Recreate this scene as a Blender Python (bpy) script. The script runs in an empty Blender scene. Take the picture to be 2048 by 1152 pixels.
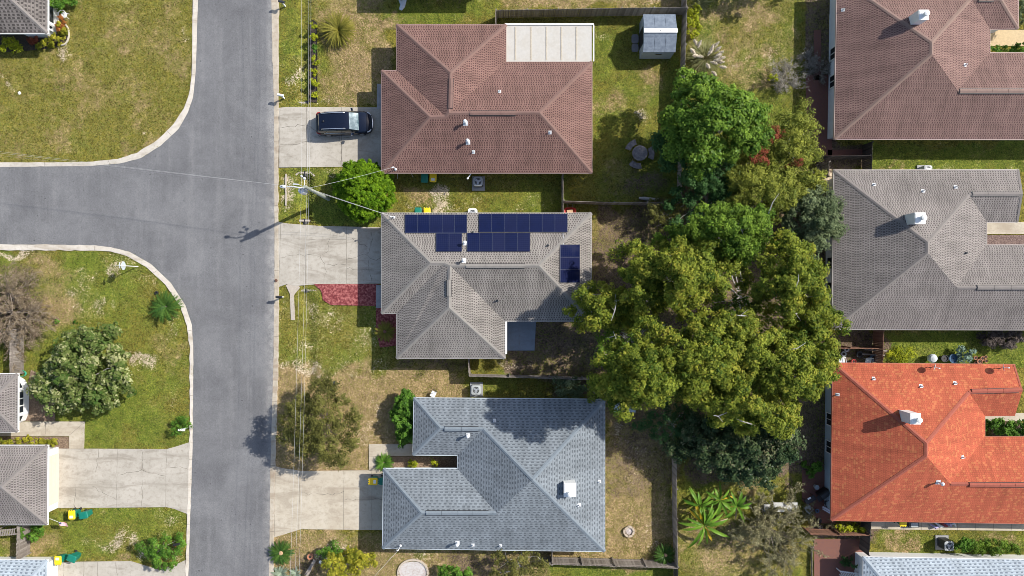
import bpy, bmesh, math, random
import numpy as np
from mathutils import Vector, Matrix
from mathutils.bvhtree import BVHTree

rng = np.random.default_rng(11)
random.seed(11)
scene = bpy.context.scene
COL = scene.collection
R = math.radians
F, H = 1472.0, 64.0          # focal length in photo pixels, drone height in metres

def P(px, py, h=0.0):
    k = (H - h) / F
    return Vector(((px - 1024) * k, (576 - py) * k, h))

# ------------------------------------------------------------------ materials
MATS = {}

def nodes_of(m):
    m.use_nodes = True
    nt = m.node_tree
    return nt, nt.nodes, nt.links, nt.nodes['Principled BSDF']

def math_node(nt, op, a, b=None, clamp=False):
    n = nt.nodes.new('ShaderNodeMath'); n.operation = op; n.use_clamp = clamp
    for i, x in enumerate((a, b)):
        if x is None: continue
        if isinstance(x, (int, float)): n.inputs[i].default_value = x
        else: nt.links.new(x, n.inputs[i])
    return n.outputs[0]

def mix_node(nt, fac, a, b, mode='MIX'):
    n = nt.nodes.new('ShaderNodeMix'); n.data_type = 'RGBA'; n.blend_type = mode
    for sock, x in ((n.inputs[0], fac), (n.inputs[6], a), (n.inputs[7], b)):
        if isinstance(x, (int, float)): sock.default_value = x
        elif isinstance(x, tuple): sock.default_value = (x[0], x[1], x[2], 1)
        else: nt.links.new(x, sock)
    return n.outputs[2]

def noise_node(nt, vec, scale, detail=4, rough=.6, dist=0.0, out=0):
    n = nt.nodes.new('ShaderNodeTexNoise'); n.inputs['Scale'].default_value = scale
    n.inputs['Detail'].default_value = detail; n.inputs['Roughness'].default_value = rough
    n.inputs['Distortion'].default_value = dist
    if vec is not None: nt.links.new(vec, n.inputs['Vector'])
    return n.outputs[out]

def ramp(nt, x, lo, hi, a=0.0, b=1.0):
    n = nt.nodes.new('ShaderNodeMapRange'); n.clamp = True
    nt.links.new(x, n.inputs[0])
    for i, v in zip((1, 2, 3, 4), (lo, hi, a, b)): n.inputs[i].default_value = v
    return n.outputs[0]

def wpos(nt):
    return nt.nodes.new('ShaderNodeNewGeometry').outputs['Position']

def mat(name, col, rough=.8, var=.18, scale=4.0, metal=0.0, bump=0.0, tint=None, col2=None, spec=.5):
    """plain weathered surface: base colour with a little large and small noise; tint = second colour by the mesh's tint attribute"""
    if name in MATS: return MATS[name]
    m = bpy.data.materials.new(name); nt, N, L, b = nodes_of(m)
    p = wpos(nt)
    c = col
    if tint is not None:
        at = N.new('ShaderNodeAttribute'); at.attribute_name = 'tint'
        c = mix_node(nt, at.outputs['Fac'], col, tint)
    n1 = noise_node(nt, p, scale, 6, .65)
    if col2 is not None:
        c = mix_node(nt, ramp(nt, n1, .42, .62), c, col2)
    n2 = noise_node(nt, p, scale * 5.3, 3, .6)
    s = math_node(nt, 'ADD', math_node(nt, 'MULTIPLY', n1, .65), math_node(nt, 'MULTIPLY', n2, .35))
    f = ramp(nt, s, .3, .7, 1 - var, 1 + var)
    v = N.new('ShaderNodeCombineColor')
    for i in range(3): L.new(f, v.inputs[i])
    c = mix_node(nt, 1.0, c, v.outputs[0], 'MULTIPLY')
    L.new(c, b.inputs['Base Color'])
    b.inputs['Roughness'].default_value = rough; b.inputs['Metallic'].default_value = metal
    b.inputs['Specular IOR Level'].default_value = spec
    if bump:
        bn = N.new('ShaderNodeBump'); bn.inputs['Strength'].default_value = .6; bn.inputs['Distance'].default_value = bump
        L.new(n2, bn.inputs['Height']); L.new(bn.outputs[0], b.inputs['Normal'])
    MATS[name] = m
    return m

def leaf_mat(name, dark, light, trans=.25, rough=.55, third=None, spec=.1, t3=.86):
    m = bpy.data.materials.new(name); nt, N, L, b = nodes_of(m)
    at = N.new('ShaderNodeAttribute'); at.attribute_name = 'tint'
    c = mix_node(nt, at.outputs['Fac'], dark, light)
    if third is not None:
        c = mix_node(nt, ramp(nt, at.outputs['Fac'], t3, t3 + .09), c, third)
    n = noise_node(nt, wpos(nt), .8, 4, .6)
    f = ramp(nt, n, .3, .7, .8, 1.22)
    v = N.new('ShaderNodeCombineColor')
    for i in range(3): L.new(f, v.inputs[i])
    c = mix_node(nt, 1.0, c, v.outputs[0], 'MULTIPLY')
    L.new(c, b.inputs['Base Color']); b.inputs['Roughness'].default_value = rough
    b.inputs['Specular IOR Level'].default_value = spec
    tr = N.new('ShaderNodeBsdfTranslucent'); L.new(c, tr.inputs[0])
    ms = N.new('ShaderNodeMixShader'); ms.inputs[0].default_value = trans
    L.new(b.outputs[0], ms.inputs[1]); L.new(tr.outputs[0], ms.inputs[2])
    L.new(ms.outputs[0], N['Material Output'].inputs[0])
    return m

def shingle_mat(name, light, dark, thr=(.3, .6), depth=.7, row=.2, wid=.3, accent=None, acc_amt=.0, tone=.16, tabh=.6):
    """asphalt shingles in metres along the slope: rows, tabs of random width, dark cut-outs, a shadow line under each course"""
    m = bpy.data.materials.new(name); nt, N, L, b = nodes_of(m)
    uv = N.new('ShaderNodeUVMap'); uv.uv_map = 'UVMap'
    sp = N.new('ShaderNodeSeparateXYZ'); L.new(uv.outputs[0], sp.inputs[0])
    M = lambda op, a, b2=None, cl=False: math_node(nt, op, a, b2, cl)
    vr = M('DIVIDE', sp.outputs[1], row); r = M('FLOOR', vr); fv = M('SUBTRACT', vr, r)
    w1 = N.new('ShaderNodeTexWhiteNoise'); w1.noise_dimensions = '1D'; L.new(r, w1.inputs['W'])
    ur = M('ADD', M('DIVIDE', sp.outputs[0], wid), M('MULTIPLY', w1.outputs[0], 9.0))
    wob = noise_node(nt, uv.outputs[0], .9, 2)
    ur = M('ADD', ur, M('MULTIPLY', wob, .5))
    u = M('FLOOR', ur); fu = M('SUBTRACT', ur, u)
    cv = N.new('ShaderNodeCombineXYZ'); L.new(u, cv.inputs[0]); L.new(r, cv.inputs[1])
    w2 = N.new('ShaderNodeTexWhiteNoise'); w2.noise_dimensions = '2D'; L.new(cv.outputs[0], w2.inputs['Vector'])
    th = M('ADD', M('MULTIPLY', w2.outputs[0], thr[1] - thr[0]), thr[0])
    tab = M('LESS_THAN', fu, th)
    tabv = M('LESS_THAN', fv, tabh)
    d = M('MULTIPLY', M('MULTIPLY', tab, tabv), depth)
    c = mix_node(nt, d, light, dark)
    if accent is not None:
        sc = N.new('ShaderNodeSeparateColor'); L.new(w2.outputs['Color'], sc.inputs[0])
        c = mix_node(nt, M('GREATER_THAN', sc.outputs[1], 1 - acc_amt), c, accent)
    big = noise_node(nt, wpos(nt), .35, 5, .65)
    fine = noise_node(nt, wpos(nt), 14, 3, .7)
    st = noise_node(nt, uv.outputs[0], 1.3, 3, .6)
    t = M('ADD', M('ADD', ramp(nt, big, .3, .7, -tone, tone), ramp(nt, fine, .3, .7, -.1, .1)), ramp(nt, st, .3, .7, -.08, .08))
    mps = N.new('ShaderNodeMapping'); mps.inputs['Scale'].default_value = (1.6, .13, 1); L.new(uv.outputs[0], mps.inputs[0])
    t = M('ADD', t, ramp(nt, noise_node(nt, mps.outputs[0], 1.0, 5, .65), .35, .65, -.13, .11))
    t = M('ADD', t, M('MULTIPLY', M('SUBTRACT', w2.outputs[0], .5), .16))
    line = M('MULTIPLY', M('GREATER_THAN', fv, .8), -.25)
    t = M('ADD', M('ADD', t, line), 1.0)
    v = N.new('ShaderNodeCombineColor')
    for i in range(3): L.new(t, v.inputs[i])
    c = mix_node(nt, 1.0, c, v.outputs[0], 'MULTIPLY')
    L.new(c, b.inputs['Base Color']); b.inputs['Roughness'].default_value = .92
    b.inputs['Specular IOR Level'].default_value = .25
    return m

# ------------------------------------------------------------------ mesh building
class MB:
    def __init__(s): s.v, s.f, s.m, s.t = [], [], [], []
    def add(s, vs, fs, mi=0, tint=.5):
        o = len(s.v); s.v += [Vector(v) for v in vs]
        for f in fs: s.f.append([o + i for i in f]); s.m.append(mi); s.t.append(tint)
    def box(s, c, d, rz=0.0, mi=0, tint=.5, mtx=None, taper=1.0):
        x, y, z = d[0] / 2, d[1] / 2, d[2] / 2
        vs = [(-x, -y, -z), (x, -y, -z), (x, y, -z), (-x, y, -z), (-x * taper, -y * taper, z), (x * taper, -y * taper, z), (x * taper, y * taper, z), (-x * taper, y * taper, z)]
        M = Matrix.Translation(Vector(c)) @ (mtx if mtx is not None else Matrix.Rotation(rz, 4, 'Z'))
        s.add([M @ Vector(v) for v in vs], [(3, 2, 1, 0), (4, 5, 6, 7), (0, 1, 5, 4), (1, 2, 6, 5), (2, 3, 7, 6), (3, 0, 4, 7)], mi, tint)
    def bar(s, a, b, w, h, mi=0, tint=.5, up=Vector((0, 0, 1))):
        a, b = Vector(a), Vector(b); d = b - a; l = d.length
        if l < 1e-6: return
        d = d / l; sd = d.cross(up)
        if sd.length < 1e-4: sd = d.cross(Vector((0, 1, 0)))
        sd.normalize(); n = sd.cross(d).normalized()
        vs = []
        for p in (a, b):
            for (i, j) in ((-1, -1), (1, -1), (1, 1), (-1, 1)): vs.append(p + sd * (i * w / 2) + n * (j * h / 2))
        s.add(vs, [(0, 1, 2, 3), (7, 6, 5, 4), (0, 4, 5, 1), (1, 5, 6, 2), (2, 6, 7, 3), (3, 7, 4, 0)], mi, tint)
    def tube(s, pts, rad, n=6, mi=0, tint=.5, cap=True):
        pts = [Vector(p) for p in pts]
        if not hasattr(rad, '__len__'): rad = [rad] * len(pts)
        vs = []; prev = None
        for i, p in enumerate(pts):
            d = (pts[min(i + 1, len(pts) - 1)] - pts[max(i - 1, 0)])
            d = d.normalized() if d.length > 1e-9 else Vector((0, 0, 1))
            a = prev - d * prev.dot(d) if prev is not None else d.cross(Vector((0.31, .17, .93)))
            if a.length < 1e-4: a = d.cross(Vector((1, 0, 0)))
            a.normalize(); b = d.cross(a); prev = a
            for k in range(n):
                t = 2 * math.pi * k / n
                vs.append(p + a * (math.cos(t) * rad[i]) + b * (math.sin(t) * rad[i]))
        fs = []
        for i in range(len(pts) - 1):
            for k in range(n):
                fs.append((i * n + k, i * n + (k + 1) % n, (i + 1) * n + (k + 1) % n, (i + 1) * n + k))
        if cap:
            fs.append(tuple(range(n - 1, -1, -1))); fs.append(tuple((len(pts) - 1) * n + k for k in range(n)))
        s.add(vs, fs, mi, tint)
    def lathe(s, c, prof, n=16, mi=0, tint=.5, mtx=None):
        c = Vector(c); vs = []
        for (r, z) in prof:
            for k in range(n):
                t = 2 * math.pi * k / n
                v = Vector((r * math.cos(t), r * math.sin(t), z))
                vs.append(c + (mtx @ v if mtx is not None else v))
        fs = []
        for i in range(len(prof) - 1):
            for k in range(n): fs.append((i * n + k, i * n + (k + 1) % n, (i + 1) * n + (k + 1) % n, (i + 1) * n + k))
        fs.append(tuple(range(n - 1, -1, -1))); fs.append(tuple((len(prof) - 1) * n + k for k in range(n)))
        s.add(vs, fs, mi, tint)
    def prism(s, poly, z0, z1, mi=0, tint=.5, bottom=True):
        n = len(poly)
        a = sum(poly[i][0] * poly[(i + 1) % n][1] - poly[(i + 1) % n][0] * poly[i][1] for i in range(n))
        if a < 0: poly = poly[::-1]
        vs = [(p[0], p[1], z0) for p in poly] + [(p[0], p[1], z1) for p in poly]
        fs = [tuple(range(n, 2 * n))] + [(i, (i + 1) % n, n + (i + 1) % n, n + i) for i in range(n)]
        if bottom: fs.append(tuple(range(n - 1, -1, -1)))
        s.add(vs, fs, mi, tint)
    def grid(s, rows, mi=0, tint=.5, closed=False):
        """rows: list of equally long point lists"""
        n = len(rows[0]); vs = [p for r in rows for p in r]; fs = []
        for i in range(len(rows) - 1):
            for k in range(n if closed else n - 1):
                fs.append((i * n + k, i * n + (k + 1) % n, (i + 1) * n + (k + 1) % n, (i + 1) * n + k))
        s.add(vs, fs, mi, tint)
    def build(s, name, mats, parent=None, org=None, smooth=False):
        o = Vector(org) if org is not None else Vector((0, 0, 0))
        me = bpy.data.meshes.new(name)
        me.from_pydata([tuple(v - o) for v in s.v], [], s.f)
        for m in (mats if isinstance(mats, (list, tuple)) else [mats]): me.materials.append(m)
        if len(me.polygons) == len(s.m):
            me.polygons.foreach_set('material_index', s.m)
            at = me.attributes.new('tint', 'FLOAT', 'FACE'); at.data.foreach_set('value', s.t)
            if smooth: me.polygons.foreach_set('use_smooth', [True] * len(s.m))
        me.update()
        ob = bpy.data.objects.new(name, me); COL.objects.link(ob)
        if parent is not None: ob.parent = parent
        else: ob.location = o
        return ob

def np_mesh(name, V, Fc, tint, mt, parent=None, org=None):
    """V (n,3), Fc (m,k) faces of equal size"""
    V = np.asarray(V, dtype=np.float32); Fc = np.asarray(Fc, dtype=np.int32)
    if org is not None: V = V - np.array(tuple(org), dtype=np.float32)
    me = bpy.data.meshes.new(name); k = Fc.shape[1]
    me.vertices.add(len(V)); me.vertices.foreach_set('co', V.ravel())
    me.loops.add(Fc.size); me.loops.foreach_set('vertex_index', Fc.ravel())
    me.polygons.add(len(Fc)); me.polygons.foreach_set('loop_start', np.arange(0, Fc.size, k, dtype=np.int32))
    me.polygons.foreach_set('loop_total', np.full(len(Fc), k, dtype=np.int32))
    at = me.attributes.new('tint', 'FLOAT', 'FACE'); at.data.foreach_set('value', np.asarray(tint, dtype=np.float32))
    me.materials.append(mt); me.update(calc_edges=True); me.validate()
    ob = bpy.data.objects.new(name, me); COL.objects.link(ob)
    if parent is not None: ob.parent = parent
    elif org is not None: ob.location = org
    return ob

def tag(o, label=None, cat=None, group=None, kind=None):
    if label: o['label'] = label
    if cat: o['category'] = cat
    if group: o['group'] = group
    if kind: o['kind'] = kind
    return o

def thing(name, label, cat, loc=(0, 0, 0), rz=0.0, group=None):
    o = bpy.data.objects.new(name, None); COL.objects.link(o)
    o.empty_display_size = .3; o.location = loc; o.rotation_euler = (0, 0, rz)
    return tag(o, label, cat, group)

def kids(o): return [c for c in COL.objects if c.parent == o]

def copy_thing(o, loc, rz=0.0, label=None, scale=None):
    def rec(src, par):
        c = src.copy(); COL.objects.link(c)
        if par is not None: c.parent = par
        for ch in kids(src): rec(ch, c)
        return c
    c = rec(o, None); c.location = loc; c.rotation_euler = (0, 0, rz)
    if label: c['label'] = label
    if scale: c.scale = (scale,) * 3
    return c

def struct(o): o['kind'] = 'structure'; return o

# ------------------------------------------------------------------ camera, world, sun
cam_d = bpy.data.cameras.new('camera'); cam = bpy.data.objects.new('camera', cam_d); COL.objects.link(cam)
cam.location = (0, 0, H); cam_d.sensor_fit = 'HORIZONTAL'; cam_d.sensor_width = 36; cam_d.lens = 36 * F / 2048
cam_d.clip_end = 3000; cam_d.clip_start = .5
scene.camera = cam

SUN = Vector((.98, .465, 1.0)).normalized()
world = bpy.data.worlds.new('World'); scene.world = world; world.use_nodes = True
wn = world.node_tree
sky = wn.nodes.new('ShaderNodeTexSky'); sky.sky_type = 'NISHITA'; sky.sun_disc = False
sky.sun_elevation = math.asin(SUN.z); sky.sun_rotation = math.atan2(SUN.x, SUN.y)
sky.air_density = 1.0; sky.dust_density = 1.5; sky.ozone_density = 1.0
wn.links.new(sky.outputs[0], wn.nodes['Background'].inputs[0])
wn.nodes['Background'].inputs[1].default_value = .12
sd = bpy.data.lights.new('sun', 'SUN'); sd.energy = 4.2; sd.angle = R(.6); sd.color = (1.0, .955, .88)
so = bpy.data.objects.new('sun', sd); COL.objects.link(so)
so.rotation_euler = SUN.to_track_quat('Z', 'Y').to_euler(); so.location = (30, 15, 60)
scene.view_settings.view_transform = 'Standard'; scene.view_settings.look = 'None'
scene.view_settings.exposure = .55; scene.view_settings.gamma = 1
scene.cycles.pixel_filter_type = 'BLACKMAN_HARRIS'; scene.cycles.filter_width = .85
scene.cycles.max_bounces = 6; scene.cycles.diffuse_bounces = 3; scene.cycles.glossy_bounces = 3
scene.cycles.transmission_bounces = 4; scene.cycles.transparent_max_bounces = 6
# ------------------------------------------------------------------ ground
def axis(lo, hi, step, far):
    a = np.arange(lo, hi + step / 2, step)
    return np.concatenate([-np.array(far[::-1]), a, np.array(far)])
GX = axis(-48, 48, .2, [52, 60, 80, 140, 300, 900]); GY = axis(-28, 28, .2, [32, 40, 60, 120, 300, 900])
XX, YY = np.meshgrid(GX, GY)
PX = XX * 23 + 1024; PY = 576 - YY * 23
# channels: green, dry, sand, litter
CH = {c: np.zeros_like(XX) for c in 'gdsl'}
def vnoise(sc, seed):
    r = np.random.default_rng(seed); n = 256
    g = r.random((n, n)); x = (XX / sc) % n; y = (YY / sc) % n
    x0 = x.astype(int) % n; y0 = y.astype(int) % n; fx = x - np.floor(x); fy = y - np.floor(y)
    fx = fx * fx * (3 - 2 * fx); fy = fy * fy * (3 - 2 * fy); x1 = (x0 + 1) % n; y1 = (y0 + 1) % n
    return (g[y0, x0] * (1 - fx) + g[y0, x1] * fx) * (1 - fy) + (g[y1, x0] * (1 - fx) + g[y1, x1] * fx) * fy
WX = (vnoise(1.6, 1) - .5) * 40 + (vnoise(.6, 2) - .5) * 22; WY = (vnoise(1.6, 3) - .5) * 40 + (vnoise(.6, 4) - .5) * 22
def blob(c, px, py, rx, ry, a=1.0):
    d = np.sqrt(((PX + WX - px) / rx) ** 2 + ((PY + WY - py) / ry) ** 2)
    CH[c] = np.maximum(CH[c], a * np.clip(1.6 - 1.25 * d, 0, 1)) if a > 0 else np.maximum(CH[c] + a * np.clip(1.6 - 1.25 * d, 0, 1), 0)
def zone(c, x0, y0, x1, y1, a=1.0, soft=22, warp=.9):
    x = PX + WX * warp; y = PY + WY * warp
    w = np.clip((x - x0) / soft + .5, 0, 1) * np.clip((x1 - x) / soft + .5, 0, 1) * np.clip((y - y0) / soft + .5, 0, 1) * np.clip((y1 - y) / soft + .5, 0, 1)
    CH[c] = np.maximum(CH[c], a * w) if a > 0 else np.maximum(CH[c] + a * w, 0)

Z0 = zone
# top-left lawn: olive, tired
zone('d', -3000, -3000, 385, 330, .22); zone('g', -3000, -3000, 385, 330, .22); zone('g', 0, 255, 300, 330, .3, 40); blob('g', 130, 0, 50, 30, .6); blob('d', 270, 60, 110, 70, .36); blob('d', 215, 185, 120, 40, .36)
blob('l', 125, 180, 22, 12, .4); blob('l', 285, 185, 22, 14, .32); blob('l', 215, 150, 16, 10, .25); blob('l', 190, 75, 40, 16, .22); blob('s', 130, 112, 28, 10, .45); blob('s', 12, 170, 18, 16, .5); blob('s', 238, 5, 30, 8, .4); blob('s', 310, 255, 25, 20, .35); blob('s', 375, 70, 14, 30, .4)
# lower-left lawn
zone('g', -3000, 495, 385, 905, .5); blob('g', 165, 530, 75, 28, 1); blob('g', 225, 770, 140, 110, .62); blob('g', 250, 850, 120, 50, .8); blob('d', 85, 540, 40, 40, .5)
blob('s', 30, 515, 55, 14, .75); blob('s', 165, 575, 45, 22, .7); blob('s', 235, 530, 35, 22, .65); blob('s', 190, 610, 60, 22, .4); blob('s', 270, 720, 55, 22, .5); blob('s', 300, 560, 60, 30, .35)
blob('s', 325, 510, 40, 24, .4); blob('s', 352, 640, 26, 40, .35); blob('s', 355, 800, 20, 50, .35); blob('d', 110, 610, 50, 60, .7); blob('l', 30, 620, 80, 85, .75); blob('d', 345, 690, 40, 60, .4)
zone('g', -3000, 1015, 378, 1125, .45); blob('g', 150, 1050, 120, 25, .5); blob('d', 80, 1095, 70, 25, .7); blob('s', 270, 1090, 90, 24, .55); blob('s', 340, 1050, 36, 28, .4); blob('g', 240, 1040, 60, 18, .7)
zone('d', -3000, 1125, 378, 4000, .4)
# road verges on the right of the street
zone('g', 556, -3000, 640, 215, .45); zone('d', 640, -3000, 765, 215, .55); blob('g', 590, 60, 24, 70, .7); blob('s', 590, 160, 22, 50, .55); blob('s', 640, 205, 60, 8, .5); blob('d', 720, 130, 60, 60, .8); blob('g', 700, 205, 60, 12, .9); blob('s', 690, 25, 40, 20, .3); blob('l', 730, 150, 40, 50, .25)
zone('g', 715, -3000, 990, 50, .8); blob('d', 765, 40, 45, 14, .9); zone('l', 715, -3000, 985, 24, .3)  # the brown zone traces the northern house's cast shadow, shade put into the colour
zone('g', 556, 335, 785, 455, .65); blob('s', 585, 385, 22, 24, .9); blob('s', 575, 410, 18, 14, .8); blob('s', 655, 352, 26, 10, .5); blob('d', 700, 345, 40, 12, .6); blob('g', 640, 420, 60, 24, .8); blob('s', 705, 440, 26, 10, .35)
zone('g', 556, 572, 792, 745, .4); zone('s', 556, 600, 790, 745, .36, 30); blob('g', 620, 610, 40, 30, .5); blob('g', 590, 700, 40, 30, .4); blob('s', 600, 735, 60, 10, .8)
zone('d', 545, 742, 935, 800, .85, 20); zone('d', 545, 742, 830, 945, 1.0, 20); zone('g', 545, 755, 830, 945, -1); blob('d', 740, 830, 80, 90, 1); blob('s', 600, 745, 60, 14, .7); blob('g', 640, 740, 60, 14, .6); blob('s', 690, 735, 40, 12, .4); blob('l', 615, 890, 60, 50, .45); blob('s', 760, 860, 50, 60, .35)
zone('d', 540, 1062, 1100, 4000, .6); blob('g', 720, 1080, 50, 20, .6); blob('s', 670, 1105, 45, 28, .65); blob('g', 790, 1110, 70, 24, .5); blob('s', 830, 1110, 80, 16, .45); blob('g', 910, 1100, 60, 16, .6); blob('s', 860, 1130, 60, 30, .4); blob('l', 950, 1130, 70, 24, .7); blob('l', 620, 1130, 60, 30, .5)
zone('g', 1085, 1135, 1352, 4000, .9)
# between A and B
zone('g', 780, 345, 1128, 430, .55); blob('s', 880, 385, 26, 36, .8); blob('s', 905, 415, 60, 14, .6); blob('s', 815, 420, 20, 8, .6); blob('d', 830, 390, 40, 20, .7); blob('s', 1075, 405, 36, 16, .45); blob('g', 950, 395, 50, 24, .6); blob('s', 1010, 420, 50, 8, .4)
# yard A
zone('g', 1180, 30, 1365, 400, .62); blob('s', 1205, 68, 44, 14, .5); blob('s', 1290, 230, 22, 22, .5); blob('d', 1300, 165, 30, 50, .45); blob('l', 1280, 370, 70, 30, .7); blob('s', 1340, 60, 12, 60, .35); blob('d', 1215, 210, 40, 40, .4); blob('d', 1235, 345, 40, 18, .4)
zone('d', 990, -3000, 1375, 14, .75); blob('g', 1150, 5, 120, 14, .7); blob('d', 1050, 4, 40, 10, 1); blob('s', 1300, 8, 50, 8, .4)
# yard B, brown leaf litter in the shade of the trees
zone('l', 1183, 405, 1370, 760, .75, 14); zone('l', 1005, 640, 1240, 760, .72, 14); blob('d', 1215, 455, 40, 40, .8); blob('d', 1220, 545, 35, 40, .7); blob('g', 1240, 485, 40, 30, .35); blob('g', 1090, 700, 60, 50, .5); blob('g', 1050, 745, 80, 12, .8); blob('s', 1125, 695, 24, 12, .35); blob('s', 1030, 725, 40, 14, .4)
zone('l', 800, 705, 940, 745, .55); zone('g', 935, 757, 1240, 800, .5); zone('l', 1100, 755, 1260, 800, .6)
# yard C
zone('d', 1205, 790, 1352, 1135, .62); zone('l', 1205, 790, 1352, 990, .55, 30); blob('d', 1260, 1050, 60, 70, 1); blob('s', 1235, 870, 18, 22, .5); blob('s', 1300, 1060, 30, 30, .4); blob('g', 1340, 1000, 20, 60, .3); blob('s', 1290, 930, 50, 60, .25); zone('d', 1100, 1100, 1352, 1135, .9)
# back lots under the canopy and to the right
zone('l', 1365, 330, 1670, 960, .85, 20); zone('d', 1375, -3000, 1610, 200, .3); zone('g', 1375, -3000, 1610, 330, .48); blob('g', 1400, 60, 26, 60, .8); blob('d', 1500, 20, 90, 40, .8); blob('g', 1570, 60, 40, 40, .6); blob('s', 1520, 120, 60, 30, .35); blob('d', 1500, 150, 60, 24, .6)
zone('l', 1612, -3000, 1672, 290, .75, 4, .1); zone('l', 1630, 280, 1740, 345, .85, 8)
zone('g', 1745, 280, 3000, 345, .85, 6); blob('s', 1900, 332, 60, 12, .3); blob('s', 2040, 330, 30, 16, .4); blob('d', 1780, 335, 36, 10, .5); blob('s', 1635, 340, 26, 18, .6)
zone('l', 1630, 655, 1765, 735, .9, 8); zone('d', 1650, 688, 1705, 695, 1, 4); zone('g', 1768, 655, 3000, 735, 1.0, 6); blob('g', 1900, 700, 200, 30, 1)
zone('g', 1352, 915, 1620, 4000, .35); blob('g', 1400, 960, 50, 40, .7); blob('g', 1540, 960, 60, 40, .6); blob('d', 1470, 1100, 140, 60, .55); blob('g', 1420, 1120, 60, 30, .35); blob('l', 1450, 1080, 80, 40, .4); blob('s', 1500, 1115, 100, 30, .25); blob('d', 1500, 975, 40, 18, .6)
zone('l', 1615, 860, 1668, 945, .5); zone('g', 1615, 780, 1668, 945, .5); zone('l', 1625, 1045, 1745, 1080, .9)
zone('g', 1742, 1058, 3000, 1112, .6); blob('d', 1800, 1085, 50, 18, .8); blob('g', 1850, 1070, 120, 10, .5); blob('d', 1990, 1075, 60, 16, .4)
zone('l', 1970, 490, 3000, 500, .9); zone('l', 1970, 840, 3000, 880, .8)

# no lawn is even: break every cover up at several scales
for k, (c, lo, hi) in enumerate((('g', .5, 1.6), ('d', .75, 1.4), ('l', .85, 1.25), ('s', .6, 1.4))):
    w = .5 * vnoise(2.1, 20 + k) + .3 * vnoise(.8, 30 + k) + .2 * vnoise(5.3, 40 + k)
    CH[c] *= lo + (hi - lo) * np.clip((w - .25) / .5, 0, 1)
CH['d'] += .28 * np.clip((vnoise(1.3, 51) * .6 + vnoise(.5, 52) * .4 - .55) / .2, 0, 1)
CH['s'] += .22 * np.clip((vnoise(1.7, 53) * .5 + vnoise(.45, 54) * .5 - .62) / .15, 0, 1)
fade = np.clip((75 - np.maximum(np.abs(XX), np.abs(YY) * 1.5)) / 18, 0, 1)
for c in CH: CH[c] = CH[c] * fade + (.3 * (1 - fade) if c in 'gd' else 0)
# drainage ditch along the verge
ZZ = np.zeros_like(XX)
def ditch(py0, py1, depth, w=.75):
    global ZZ
    cx = (614 - 1024) / 23 + (PY - 400) / 23 * .012
    d = np.clip(1 - np.abs(XX - cx) / w, 0, 1); d = d * d * (3 - 2 * d)
    e = np.clip((PY - py0) / 10, 0, 1) * np.clip((py1 - PY) / 10, 0, 1)
    ZZ = np.minimum(ZZ, -depth * d * e)
ditch(345, 450, .62); ditch(577, 770, .22, .9); ditch(-200, 205, .25, .8)
inside = (np.abs(XX) < 48) & (np.abs(YY) < 28)
ZZ += np.where(inside, (vnoise(1.1, 5) - .5) * .05 + (vnoise(.4, 6) - .5) * .03 - .03, -.03)
ny, nx = XX.shape
idx = np.arange(nx * ny).reshape(ny, nx)
quads = np.stack([idx[:-1, :-1], idx[:-1, 1:], idx[1:, 1:], idx[1:, :-1]], -1).reshape(-1, 4)

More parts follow.
